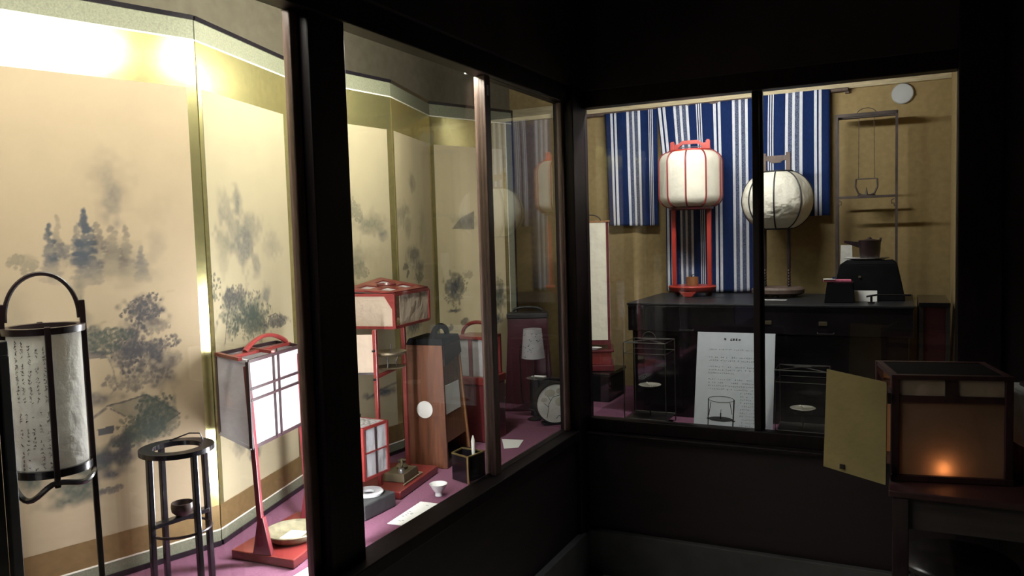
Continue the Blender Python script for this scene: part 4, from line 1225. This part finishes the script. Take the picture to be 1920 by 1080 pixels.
b.prism([(-0.054, z1 + 0.022), (-0.036, z1 + 0.036), (0.036, z1 + 0.036), (0.054, z1 + 0.022), (0.054, z1 + 0.040), (0.036, z1 + 0.053), (-0.036, z1 + 0.053), (-0.054, z1 + 0.040)], 'y', -0.0055, 0.0055)
b.build('handle', 'vermilion', t)
MB().tube([(-0.05, -0.002, z1 + 0.022), (0.05, -0.002, z1 + 0.022)], 0.002, 6).build('wire_pin', 'silver', t, smooth=True)
MB().lathe([(0.0001, 0.022), (0.098, 0.022), (0.108, 0.030), (0.112, 0.044), (0.106, 0.050), (0.0001, 0.050)], n=48, sx=1.0, sy=0.86).build('base_plate', 'vermilion', t, smooth=True)
for k in range(3):
    a = -math.pi / 2 + k * 2.094
    p = Vector((math.cos(a), math.sin(a), 0))
    s_ = Vector((-p.y, p.x, 0))
    c_ = p * 0.078
    MB().hexa([c_ - s_ * 0.018 - p * 0.008 + Vector((0, 0, 0.001)), c_ + s_ * 0.018 - p * 0.008 + Vector((0, 0, 0.001)), c_ + s_ * 0.018 + p * 0.010 + Vector((0, 0, 0.001)), c_ - s_ * 0.018 + p * 0.010 + Vector((0, 0, 0.001))],
              [c_ - s_ * 0.040 - p * 0.008 + Vector((0, 0, 0.024)), c_ + s_ * 0.040 - p * 0.008 + Vector((0, 0, 0.024)), c_ + s_ * 0.040 + p * 0.012 + Vector((0, 0, 0.024)), c_ - s_ * 0.040 + p * 0.012 + Vector((0, 0, 0.024))]).build('foot', 'vermilion', t, bevel=0.002)
t = thing('oil_cup', 'small brown wooden oil cup on the base of the red barrel lantern', 'cup', (-0.872, 3.66, CT + 0.0505))
MB().lathe([(0.0001, 0.0), (0.028, 0.0), (0.028, 0.040), (0.024, 0.040), (0.024, 0.006), (0.0001, 0.006)], n=28).build('cup_body', 'lightwood', t, smooth=True)
MB().tube([(-0.01, 0, 0.006), (0.0, 0.0, 0.050), (0.012, 0.0, 0.052)], 0.0022, 6).build('wick', 'iron', t)

# --- round paper lantern on a wooden stand
t = thing('round_lantern', 'round cream paper lantern with dark ribs on a grey-brown stand, crossed by the window bar', 'lantern', (-0.490, 3.668, CT))
RG, zc, hz = 0.152, 0.430, 0.133
NR = 8
n = NR * 6
prof = [(RG * math.cos(a) ** 0.80, zc + hz * math.sin(a)) for a in [math.radians(-70 + 140 * i / 22) for i in range(23)]]
m = len(prof)
vs, fs = [], []
for i in range(n):
    a = 2 * math.pi * i / n + 0.822
    for j, (r, z) in enumerate(prof):
        k = 1 - 0.022 * math.sin(math.pi * (i % 6) / 6) + 0.007 * math.sin(i * 2.3 + j * 0.9) * math.sin(math.pi * (i % 6) / 6)
        vs.append((math.cos(a) * r * k, math.sin(a) * r * k, z))
for i in range(n):
    for j in range(m - 1):
        fs.append([i * m + j, ((i + 1) % n) * m + j, ((i + 1) % n) * m + j + 1, i * m + j + 1])
MB().add(vs, fs).build('paper_shade', 'paper_crumple', t, smooth=True)
for i in range(NR):
    a = 2 * math.pi * i / NR + 0.822
    MB().tube([(math.cos(a) * (r + 0.001), math.sin(a) * (r + 0.001), z) for r, z in prof], 0.0032, 6).build('rib', 'blackmatt', t, smooth=True)
zt, zb = prof[-1][1], prof[0][1]
rt = prof[-1][0]
MB().lathe([(rt - 0.02, zt - 0.003), (rt + 0.004, zt - 0.003), (rt + 0.004, zt + 0.005), (rt - 0.02, zt + 0.005), (rt - 0.02, zt - 0.003)], n=40).build('upper_ring', 'blackmatt', t, smooth=True)
MB().lathe([(rt - 0.02, zb - 0.005), (rt + 0.004, zb - 0.005), (rt + 0.004, zb + 0.003), (rt - 0.02, zb + 0.003), (rt - 0.02, zb - 0.005)], n=40).build('lower_ring', 'blackmatt', t, smooth=True)
for x in (-0.055, 0.048):
    MB().box(x - 0.010, x + 0.010, -0.010, 0.010, 0.300, 0.640).build('handle_post', 'greywood', t, bevel=0.002)
    zz, pr = 0.046, [(0.0001, 0.046)]
    while zz < 0.118:
        pr += [(0.006, zz), (0.0085, zz + 0.006), (0.006, zz + 0.012)]
        zz += 0.013
    pr += [(0.008, zz), (0.009, 0.300), (0.0001, 0.300)]
    MB().lathe(pr, (x, 0, 0), 16).build('turned_post', 'darkbrown', t, smooth=True)
b = MB().box(-0.046, 0.039, -0.008, 0.008, 0.606, 0.628)
b.prism([(-0.024, 0.596), (0.016, 0.596), (0.026, 0.6065), (-0.034, 0.6065)], 'y', -0.008, 0.008)
b.build('handle_bar', 'greywood', t)
MB().lathe([(0.0001, 0.010), (0.095, 0.010), (0.112, 0.018), (0.114, 0.034), (0.104, 0.044), (0.0001, 0.045)], n=48, sx=1, sy=0.8).build('base_plate', 'greywood', t, smooth=True)
for k in range(3):
    a = -math.pi / 2 + k * 2.094
    MB().disc((math.cos(a) * 0.075, math.sin(a) * 0.062, 0), 0.014, 0.001, 0.012, 16).build('foot', 'blackmatt', t)
card('narrow white card on the chest in front of the round lantern', [(-0.522, 3.470), (-0.430, 3.470), (-0.430, 3.492), (-0.522, 3.492)], z=CT + 0.0005)

# --- tall open iron lamp rack
t = thing('lamp_rack', 'tall thin open iron rack with chains holding a small hanging oil cradle', 'lamp stand', (-0.129, 3.765, CT))
X0, X1, Y0, Y1, ZT, ZM = -0.120, 0.116, -0.035, 0.045, 0.778, 0.432
for x in (X0, X1):
    for y in (Y0, Y1):
        MB().box(x - 0.005, x + 0.005, y - 0.005, y + 0.005, 0.001, ZT).build('post', 'rustiron', t)
for y in (Y0, Y1):
    MB().box(X0, X1, y - 0.0055, y + 0.0055, ZT, ZT + 0.013).build('top_bar', 'rustiron', t)
for x in (X0, X1):
    MB().box(x - 0.0055, x + 0.0055, Y0, Y1, ZT, ZT + 0.013).build('top_bar', 'rustiron', t)
MB().box(X0, X1, Y0 - 0.004, Y0 + 0.004, ZM - 0.006, ZM + 0.004).build('shelf_bar', 'rustiron', t)
MB().box(X0, X1, Y1 - 0.003, Y1 + 0.003, ZM - 0.004, ZM + 0.003).build('shelf_bar', 'rustiron', t)
MB().tube([(-0.002 + 0.040 * math.cos(q), 0.005, ZT + 0.008 + 0.030 * math.sin(q)) for q in [math.pi * i / 12 for i in range(13)]], 0.0018, 6).build('carrying_loop', 'rustiron', t, smooth=True)
for s in (-1, 1):
    b = MB()
    b.tube([(-0.002 + s * 0.030, 0.005, ZT), (-0.002 + s * 0.032, 0.005, ZM + 0.078)], 0.0011, 5)
    for k in range(9):
        b.ring((-0.002 + s * 0.031, 0.005, ZT - 0.02 - k * 0.03), 0.0022, 0.0008, 8, 4)
    b.build('chain', 'rustiron', t)
    q = Vector((X0 + 0.008 if s < 0 else X1 - 0.008, Y0, ZM - 0.012))
    MB().tube([q, q + Vector((-s * 0.012, 0, -0.008)), q + Vector((-s * 0.010, 0, -0.022)), q + Vector((-s * 0.002, 0, -0.020)), q + Vector((0, 0, -0.034))], 0.0022, 6).build('scroll', 'rustiron', t, smooth=True)
MB().tube([(-0.044, 0.005, ZM + 0.078), (-0.046, 0.005, ZM + 0.045), (-0.034, 0.005, ZM + 0.016), (-0.018, 0.005, ZM + 0.008), (0.014, 0.005, ZM + 0.008), (0.030, 0.005, ZM + 0.016), (0.042, 0.005, ZM + 0.045), (0.040, 0.005, ZM + 0.078)], 0.0038, 8).build('cradle', 'rustiron', t, smooth=True)
MB().bar((-0.044, 0.005, ZM + 0.078), (0.040, 0.005, ZM + 0.078), 0.006, 0.005).build('cradle_bar', 'rustiron', t)
MB().disc((-0.002, 0.005, ZM), 0.036, 0.0045, 0.010, 28).build('cradle_plate', 'rustiron', t)
MB().lathe([(0.006, 0.010), (0.001, 0.042), (0.0001, 0.043)], (-0.002, 0.005, ZM), 12).build('spike', 'rustiron', t)

# --- black stepped box with plate and spouted pot
t = thing('trapezoid_box', 'black box with sloping sides at the foot of the iron rack', 'box', (-0.117, 3.565, CT))
MB().hexa([(-0.138, -0.072, 0.001), (0.138, -0.072, 0.001), (0.138, 0.085, 0.001), (-0.138, 0.085, 0.001)], [(-0.106, -0.055, 0.148), (0.108, -0.055, 0.148), (0.108, 0.072, 0.148), (-0.106, 0.072, 0.148)]).build('body', 'jetwood', t, bevel=0.003)
MB().hexa([(-0.106, -0.055, 0.1482), (0.108, -0.055, 0.1482), (0.108, 0.072, 0.1482), (-0.106, 0.072, 0.1482)], [(-0.084, -0.045, 0.163), (0.092, -0.045, 0.163), (0.092, 0.060, 0.163), (-0.084, 0.060, 0.163)]).build('shoulder', 'jetwood', t, bevel=0.002)
MB().disc((-0.03, 0, 0), 0.005, 0, 0.003, 12).xform(Matrix.Translation((0, -0.0645, 0.098)) @ Matrix.Rotation(math.radians(83), 4, 'X')).build('stud', 'bronze', t)
t = thing('plate', 'thin pale-rimmed plate on the black sloping box', 'plate', (-0.124, 3.575, CT + 0.1635))
MB().lathe([(0.0001, 0.0), (0.050, 0.0), (0.088, 0.0085), (0.089, 0.0105), (0.050, 0.003), (0.0001, 0.003)], n=44, sy=0.62).build('plate_body', 'porcelain', t, smooth=True)
t = thing('spouted_pot', 'dark oil pot with side spout on the pale-rimmed plate', 'pot', (-0.112, 3.575, CT + 0.1675))
MB().lathe([(0.0001, 0.0), (0.036, 0.0), (0.040, 0.030), (0.042, 0.070), (0.044, 0.078), (0.036, 0.080), (0.034, 0.072), (0.0001, 0.070)], n=36).build('pot_body', 'darkbrown', t, smooth=True)
b = MB().hexa([(-0.036, -0.010, 0.046), (-0.036, 0.010, 0.046), (-0.036, 0.012, 0.072), (-0.036, -0.012, 0.072)], [(-0.098, -0.007, 0.070), (-0.098, 0.007, 0.070), (-0.098, 0.008, 0.079), (-0.098, -0.008, 0.079)])
b.build('spout', 'darkbrown', t)
MB().hexa([(0.030, -0.012, 0.072), (0.044, -0.012, 0.072), (0.044, 0.012, 0.072), (0.030, 0.012, 0.072)], [(0.040, -0.006, 0.088), (0.046, -0.006, 0.088), (0.046, 0.006, 0.088), (0.040, 0.006, 0.088)]).build('lip', 'darkbrown', t)
MB().lathe([(0.0001, 0.0795), (0.030, 0.0795), (0.010, 0.084), (0.006, 0.090), (0.0001, 0.091)], n=24).build('lid', 'darkbrown', t, smooth=True)
t = thing('folded_paper', 'pale folded paper standing behind the left foot of the iron rack', 'paper', (-0.205, 3.690, CT), -12)
MB().hexa([(-0.030, -0.004, 0.001), (0.030, -0.004, 0.001), (0.030, 0.006, 0.001), (-0.030, 0.006, 0.001)], [(-0.026, 0.0, 0.225), (0.020, 0.0, 0.225), (0.020, 0.004, 0.225), (-0.026, 0.004, 0.225)]).build('paper', 'paper_aged', t)
t = thing('small_black_box', 'small black box left of the sloping black box, topped by a pink packet', 'box', (-0.217, 3.415, CT))
MB().hexa([(-0.056, -0.040, 0.001), (0.056, -0.040, 0.001), (0.056, 0.040, 0.001), (-0.056, 0.040, 0.001)], [(-0.046, -0.034, 0.080), (0.050, -0.034, 0.080), (0.050, 0.034, 0.080), (-0.046, 0.034, 0.080)]).build('body', 'jetwood', t, bevel=0.002)
MB().box(-0.046, 0.050, -0.0345, 0.0345, 0.0802, 0.084).build('rim', 'maroon', t)
t = thing('pink_packet', 'pink and white printed packet lying on the small black box', 'packet', (-0.220, 3.405, CT + 0.0845), 6)
MB().box(-0.058, 0.046, -0.024, 0.024, 0.0, 0.009).build('wrapper', 'pink', t, bevel=0.002)
MB().box(-0.058, -0.014, -0.026, 0.002, 0.0092, 0.0125).build('white_slip', 'card', t)
MB().box(-0.024, -0.012, -0.020, -0.004, 0.0127, 0.019).build('blue_tab', 'navy', t)
t = thing('name_card', 'white card leaning against the black sloping box', 'card', (-0.125, 3.462, CT))
MB().quad_slab((-0.046, -0.012, 0.001), (0.044, -0.012, 0.001), (0.044, 0.006, 0.044), (-0.046, 0.006, 0.044), 0.0014).build('card', 'card', t)
t = thing('iron_tongs', 'thin black iron rod on a little stand, before the leaning white card', 'rod', (-0.100, 3.385, CT))
MB().disc((0, 0, 0), 0.013, 0.001, 0.006, 20).build('foot', 'iron', t)
MB().tube([(0, 0, 0.006), (0, 0, 0.030)], 0.0045, 8).build('stem', 'iron', t, smooth=True)
MB().tube([(-0.018, 0, 0.026), (0.0, 0, 0.030), (0.02, 0, 0.0335), (0.140, 0, 0.0335)], 0.0038, 8).build('arm', 'iron', t, smooth=True)

# --- disc on the wall
t = thing('wall_disc', 'white round cover high on the ochre back wall', 'wall vent', (0.010, 3.8995, 1.974))
MB().lathe([(0.0001, 0.0), (0.045, 0.0), (0.045, 0.008), (0.041, 0.013), (0.0001, 0.014)], n=40).xform(Matrix.Rotation(math.radians(90), 4, 'X')).build('cover', 'offwhite', t, smooth=True)
MB().lathe([(0.036, 0.0130), (0.039, 0.0130), (0.039, 0.0142), (0.036, 0.0142), (0.036, 0.0130)], n=40).xform(Matrix.Rotation(math.radians(90), 4, 'X')).build('groove', 'offwhite', t, smooth=True)

# --- tall paper lantern behind the corner post, on a low stand
t = thing('low_stand', 'low black block under the tall paper lantern at the corner post', 'stand', (-1.345, 3.60, FZ))
MB().box(-0.125, 0.115, -0.125, 0.12, 0.001, 0.122).build('body', 'jetwood', t, bevel=0.003)
MB().box(-0.130, 0.120, -0.130, 0.125, 0.1222, 0.138).build('top_board', 'blacklac', t, bevel=0.003)
t = thing('tall_paper_lantern', 'tall cream paper lantern with red posts and red base, half behind the corner post', 'lantern', (-1.352, 3.60, FZ + 0.139), 20)
MB().box(-0.100, 0.100, -0.100, 0.100, 0.001, 0.030).build('foot_board', 'redlac2', t, bevel=0.003)
MB().box(-0.088, 0.088, -0.088, 0.088, 0.0302, 0.092).build('base_drawer', 'redlac', t, bevel=0.003)
MB().box(-0.100, 0.100, -0.100, 0.100, 0.0922, 0.104).build('base_board', 'redlac2', t, bevel=0.003)
for x in (-0.080, 0.080):
    for y in (-0.080, 0.080):
        MB().box(x - 0.006, x + 0.006, y - 0.006, y + 0.006, 0.1042, 0.716).build('corner_post', 'redlac2', t)
for x in (-0.086, 0.086):
    MB().box(x - 0.0008, x + 0.0008, -0.086, 0.086, 0.150, 0.712).build('paper_pane', 'paper_cream', t)
MB().box(-0.073, 0.073, -0.0872, -0.0858, 0.150, 0.712).build('paper_pane', 'paper_cream', t)
MB().box(-0.073, 0.073, 0.0858, 0.0872, 0.150, 0.712).build('paper_pane', 'paper_cream', t)
MB().box(-0.086, 0.086, -0.084, -0.076, 0.128, 0.150).build('rail', 'redlac2', t)
b = MB()
b.box(-0.092, 0.092, -0.092, -0.084, 0.7162, 0.722).box(-0.092, 0.092, 0.084, 0.092, 0.7162, 0.722).box(-0.092, -0.084, -0.084, 0.084, 0.7162, 0.722).box(0.084, 0.092, -0.084, 0.084, 0.7162, 0.722)
b.build('top_frame', 'lightwood', t)
MB().tube([(0.05 * math.cos(q), 0, 0.722 + 0.030 * math.sin(q)) for q in [math.pi * i / 12 for i in range(13)]], 0.003, 6).build('handle', 'iron', t, smooth=True)
t = thing('oil_saucer', 'white oil saucer on the red base inside the tall paper lantern', 'saucer', (-1.318, 3.515, FZ + 0.2435))
MB().lathe([(0.0001, 0.0), (0.018, 0.0), (0.044, 0.012), (0.042, 0.013), (0.017, 0.003), (0.0001, 0.003)], n=32, sy=0.45).build('saucer_body', 'porcelain', t, smooth=True)

# --- wire lamps on the felt just behind the end window
def wire_lamp(label, x0, x1, y0, y1, h, dish_z, group, tray):
    t = thing('wire_lamp', label, 'lamp', ((x0 + x1) / 2, (y0 + y1) / 2, FZ), 0, group)
    w, d = (x1 - x0) / 2, (y1 - y0) / 2
    r = 0.0022
    for x in (-w, w):
        for y in (-d, d):
            MB().tube([(x, y, 0.001), (x, y, h)], r, 6).build('leg', 'wire', t, smooth=True)
    for z in (0.030, h):
        MB().tube([(-w, -d, z), (w, -d, z), (w, d, z), (-w, d, z)], r, 6, True).build('hoop', 'wire', t)
    MB().tube([(-w, -d, h - 0.045), (w, -d, h - 0.045), (w, d, h - 0.045), (-w, d, h - 0.045)], r * 0.7, 6, True).build('hoop', 'wire', t)
    MB().box(-w * 0.98, w * 0.98, -d * 0.98, d * 0.98, 0.024, 0.028).build('bottom_tray', tray, t)
    MB().tube([(-w, -d, h), (0, 0, h + 0.004), (w, d, h)], r * 0.8, 6).build('cross_wire', 'wire', t)
    MB().tube([(w, -d, h), (0, 0, h + 0.004), (-w, d, h)], r * 0.8, 6).build('cross_wire', 'wire', t)
    MB().disc((0, 0, h + 0.004), w * 0.38, 0.001, 0.004, 24, 0, 1, 0.6).build('smoke_plate', 'wire', t)
    if h > 0.3:
        MB().tube([(0.028 * math.cos(q), 0, h + 0.010 + 0.028 * math.sin(q)) for q in [math.pi * i / 12 for i in range(13)]], 0.0016, 6).build('handle', 'wire', t, smooth=True)
    MB().tube([(0, 0, 0.030), (0, 0, dish_z)], 0.003, 8).build('dish_stem', 'iron', t)
    MB().disc((0, 0, dish_z - 0.012), 0.030, 0.0, 0.005, 24).build('dish_holder', 'iron', t)
    k = 0.047
    part_label(MB().lathe([(0.0001, dish_z), (k * 0.5, dish_z), (k, dish_z + 0.010), (k * 0.97, dish_z + 0.011), (k * 0.5, dish_z + 0.003), (0.0001, dish_z + 0.003)], n=36).build('oil_dish', 'oil', t, smooth=True), 'pale oil dish')
    MB().tube([(0.0, 0.0, dish_z + 0.003), (-0.004, -0.006, dish_z + 0.014), (-0.008, -0.016, dish_z + 0.022)], 0.003, 6).build('wick', 'wax', t, smooth=True)
    return t
wire_lamp('open wire lamp with pale oil dish and wick, left of the white notice', -1.025, -0.850, 3.085, 3.235, 0.347, 0.152, None, 'iron')
wire_lamp('low open wire lamp with pale oil dish, right of the white notice', -0.425, -0.240, 3.085, 3.225, 0.262, 0.098, None, 'iron')
t = thing('paper_slip', 'pale paper slip lying under the wire lamp right of the white notice', 'paper', (-0.335, 3.072, GZ))
MB().box(-0.075, 0.075, -0.010, 0.010, 0.0, 0.001).build('slip', 'paper_aged', t)

# --- printed notice standing against the glass
t = thing('notice_sheet', 'white printed notice with a drawing of a lamp stand, crossed by the window bar', 'notice', (-0.584, 3.070, FZ))
t.rotation_euler = (math.radians(-14), 0, 0)
NW, NB, NT = 0.151, 0.002, 0.402
MB().box(-NW, NW, -0.001, 0.001, NB, NT).build('sheet', 'signpaper', t)
b = MB()
def nplace(u, v):
    return Vector((u, -0.0011, v)), Vector((1, 0, 0)), Vector((0, 0, 1)), Vector((0, -1, 0))
def mark(b, x0, x1, z0, z1):
    b.hexa([(x0, -0.0011, z0), (x1, -0.0011, z0), (x1, -0.0011, z1), (x0, -0.0011, z1)], [(x0, -0.0015, z0), (x1, -0.0015, z0), (x1, -0.0015, z1), (x0, -0.0015, z1)])
def glyph(b, x, z, s, heavy):
    """one illegible character of the notice: a few crossed strokes"""
    w = s * (0.12 if heavy else 0.09)
    for k in range(rnd.choice((2, 3, 4))):
        if rnd.random() < 0.6:
            zz = z + rnd.uniform(-0.4, 0.4) * s
            mark(b, x - s * rnd.uniform(0.2, 0.45), x + s * rnd.uniform(0.2, 0.45), zz - w / 2, zz + w / 2)
        else:
            xx = x + rnd.uniform(-0.35, 0.35) * s
            mark(b, xx - w / 2, xx + w / 2, z - s * rnd.uniform(0.2, 0.45), z + s * rnd.uniform(0.2, 0.45))
for x in (-0.041, -0.017, -0.006, 0.005, 0.016):
    glyph(b, x, 0.374, 0.011, True); glyph(b, x, 0.374, 0.011, True)
b.build('title', 'ink', t)
b = MB()
z = 0.333
row = 0
while z > 0.012:
    if row not in (1, 2, 5, 9):
        x = -0.098 if z > 0.165 else 0.028
        stop = 0.112 if row not in (8,) else 0.0
        while x < stop:
            if rnd.random() > 0.16:
                glyph(b, x, z, 0.0062, False)
            x += 0.0074
    z -= 0.0126 if row > 2 else 0.0105
    row += 1
b.build('body_text', 'inkgrey', t)
b = MB()
def nl(p, q, w=0.0022):
    b.bar((p[0], -0.0013, p[1]), (q[0], -0.0013, q[1]), w, 0.0006, up=(0, 1, 0))
def oval(cx, cz, rx, rz, w=0.0018, n=28):
    for i in range(n):
        a, c_ = 6.2832 * i / n, 6.2832 * (i + 1) / n
        nl((cx + rx * math.cos(a), cz + rz * math.sin(a)), (cx + rx * math.cos(c_), cz + rz * math.sin(c_)), w)
cx = -0.047
oval(cx, 0.135, 0.050, 0.012)
nl((cx - 0.050, 0.136), (cx - 0.047, 0.004), 0.004); nl((cx + 0.050, 0.136), (cx + 0.048, 0.002), 0.005)
nl((cx - 0.040, 0.124), (cx - 0.046, 0.070)); nl((cx + 0.034, 0.124), (cx + 0.044, 0.078))
oval(cx, 0.058, 0.046, 0.0085)
for k in range(9):
    f = -0.8 + 0.2 * k
    nl((cx - 0.044 * math.sqrt(1 - f * f), 0.058 + f * 0.0085), (cx + 0.044 * math.sqrt(1 - f * f), 0.058 + f * 0.0085), 0.0012)
nl((cx - 0.054, 0.058), (cx - 0.044, 0.058), 0.004); nl((cx + 0.044, 0.053), (cx + 0.056, 0.053), 0.004)
nl((cx, 0.058), (cx, 0.082), 0.005); nl((cx, 0.082), (cx + 0.001, 0.096), 0.0016)
b.build('drawing', 'ink', t)

# ================================================================ IN THE ROOM, RIGHT FOREGROUND
t = thing('table', 'dark table in the right foreground carrying the candle-lit lantern', 'table', (0.30, 2.53, 0.0))
MB().box(-0.325, 0.42, -0.245, 0.245, 0.672, 0.690).build('tabletop', 'lanternwood', t, bevel=0.003)
MB().box(-0.300, 0.40, -0.228, -0.212, 0.585, 0.6718).build('apron', 'tableapron', t, bevel=0.002)
MB().box(-0.300, -0.286, -0.212, 0.22, 0.585, 0.6718).build('apron', 'tableapron', t, bevel=0.002)
for x in (-0.296, 0.39):
    for y in (-0.222, 0.222):
        MB().box(x - 0.020, x + 0.020, y - 0.020, y + 0.020, 0.001, 0.6716).build('leg', 'darkbrown', t, bevel=0.002)

LR = math.radians(11)
t = thing('candle_lantern', 'dark wooden lantern with amber paper front lit by a candle, left door swung open', 'lantern', (0.0, 2.385, 0.6905), 11)
# local: x to the right along the front, y away from the viewer
LW, LD, LH = 0.258, 0.235, 0.285
MB().box(-0.022, LW + 0.022, -0.008, LD + 0.022, 0.0005, 0.018).build('base_board', 'lanternwood', t, bevel=0.002)
for x in (-0.010, LW + 0.010):
    for y in (0.003, LD):
        MB().box(x - 0.010, x + 0.010, y - 0.010, y + 0.010, 0.018, LH).build('corner_post', 'lanternwood', t, bevel=0.002)
for y in (0.003, LD):
    MB().box(0.0, LW, y - 0.007, y + 0.007, 0.222, 0.240).build('rail', 'lanternwood', t)
    MB().box(-0.020, LW + 0.020, y - 0.010, y + 0.010, LH, LH + 0.012).build('top_rail', 'lanternwood', t)
for x in (-0.010, LW + 0.010):
    MB().box(x - 0.008, x + 0.008, 0.013, LD - 0.010, 0.222, 0.240).build('rail', 'lanternwood', t)
    MB().box(x - 0.008, x + 0.008, 0.010, LD - 0.010, LH, LH + 0.012).build('top_rail', 'lanternwood', t)
MB().box(0.114, 0.146, -0.003, 0.009, 0.226, LH).build('mullion', 'lanternwood', t)
part_label(MB().box(0.0, LW, 0.002, 0.0034, 0.018, 0.222).build('paper_front', 'paper_candle', t), 'amber paper front')
MB().box(0.0, 0.114, 0.002, 0.0034, 0.240, LH).build('paper_pane', 'paper_warm', t)
MB().box(0.146, LW, 0.002, 0.0034, 0.240, LH).build('paper_pane', 'paper_warm', t)
MB().box(0.0, LW, LD - 0.001, LD + 0.0004, 0.018, LH).build('paper_back', 'paper_candle', t)
MB().box(LW + 0.0095, LW + 0.0109, 0.013, LD - 0.010, 0.018, LH).build('paper_side', 'paper_candle', t)
MB().box(-0.012, LW + 0.012, 0.010, LD - 0.010, LH + 0.006, LH + 0.010).build('top_board', 'jetwood', t)  # blacker than the frame so the lamplit top stays dark
# the swung-out side door of yellowed paper
tr, br, bl, tl = Vector((-0.030, 2.366, 0.968)), Vector((-0.032, 2.350, 0.684)), Vector((-0.198, 2.420, 0.700)), Vector((-0.190, 2.444, 0.984))
door = part_label(MB().quad_slab(bl, br, tr, tl, 0.004).build('side_door', 'paper_ochre', t, world=True), 'yellowed paper side door, swung open')
c = bl.lerp(br, 0.32) + Vector((0, 0, 0.016))
n_ = (br - bl).cross(tl - bl).normalized()
if n_.y > 0:
    n_ = -n_
MB().bar(c + n_ * 0.002, c + n_ * 0.006, 0.013, 0.014).build('catch', 'iron', door, world=True)
MB().bar(tr + Vector((0.006, 0.004, -0.03)), tr + Vector((0.006, 0.004, -0.06)), 0.010, 0.006).build('hinge', 'iron', t, world=True)
MB().bar(br + Vector((0.006, 0.006, 0.06)), br + Vector((0.006, 0.006, 0.03)), 0.010, 0.006).build('hinge', 'iron', t, world=True)
# candle inside
cl = Vector((0.112, 0.0235, 0.0185))
cw = chain(t) @ cl
t2 = thing('lit_candle', 'short lit candle glowing behind the amber paper front', 'candle', cw)
MB().lathe([(0.0001, 0.0), (0.012, 0.0), (0.012, 0.004), (0.0001, 0.005)], n=20).build('candle_stick', 'wax', t2, smooth=True)
MB().lathe([(0.0001, 0.007), (0.0034, 0.012), (0.0030, 0.019), (0.0008, 0.028), (0.0001, 0.029)], n=16).build('flame', 'flame', t2, smooth=True)
MB().tube([(0, 0, 0.004), (0, 0, 0.009)], 0.0008, 6).build('wick', 'iron', t2)
ld = bpy.data.lights.new('candle_light', 'POINT')
ld.energy = CANDLE_W
ld.color = (1.0, 0.74, 0.42)
ld.shadow_soft_size = 0.008
lo = bpy.data.objects.new('candle_light', ld)
C.objects.link(lo)
lo.parent = t2
lo.location = (0, 0, 0.018)

# --- second lantern at the right edge
t = thing('paper_lantern', 'grey paper lantern with rounded side, cut off by the right edge of the photo', 'lantern', (0.372, 2.585, 0.6905), 14)
b = MB()
def rr(w, d, r, k=6):
    out = []
    for cx, cy, a0 in ((w - r, d - r, 0), (-w + r, d - r, 90), (-w + r, -d + r, 180), (w - r, -d + r, 270)):
        for i in range(k + 1):
            a = math.radians(a0 + 90 * i / k)
            out.append((cx + r * math.cos(a), cy + r * math.sin(a)))
    return out
MB().prism(rr(0.095, 0.085, 0.02), 'z', 0.095, 0.245).build('paper_shade', 'paper_aged', t, bevel=0.006)
MB().prism(rr(0.088, 0.078, 0.02), 'z', 0.0005, 0.0948).build('base', 'lanternwood', t, bevel=0.002)
MB().prism(rr(0.060, 0.050, 0.02), 'z', 0.2452, 0.256).build('top_board', 'lanternwood', t, bevel=0.002)

# --- low stools
def stool(label, x, y, h, R):
    t = thing('stool', label, 'stool', (x, y, 0.0), 20, 'round stools under the table')
    MB().lathe([(0.0001, h - 0.028), (R - 0.012, h - 0.028), (R, h - 0.018), (R, h - 0.008), (R - 0.010, h), (0.0001, h)], n=48).build('seat', 'stoolseat', t, smooth=True)
    for k in range(4):
        a = math.pi / 4 + k * math.pi / 2
        MB().bar((math.cos(a) * R * 0.85, math.sin(a) * R * 0.85, 0.001), (math.cos(a) * R * 0.7, math.sin(a) * R * 0.7, h - 0.0285), 0.026).build('leg', 'blackmatt', t, bevel=0.002)
    return t
stool('dark round stool before the table, cut off by the lower picture edge', 0.095, 2.10, 0.440, 0.155)
stool('dark round stool pushed under the table, its rim catching a glint', 0.150, 2.52, 0.440, 0.155)
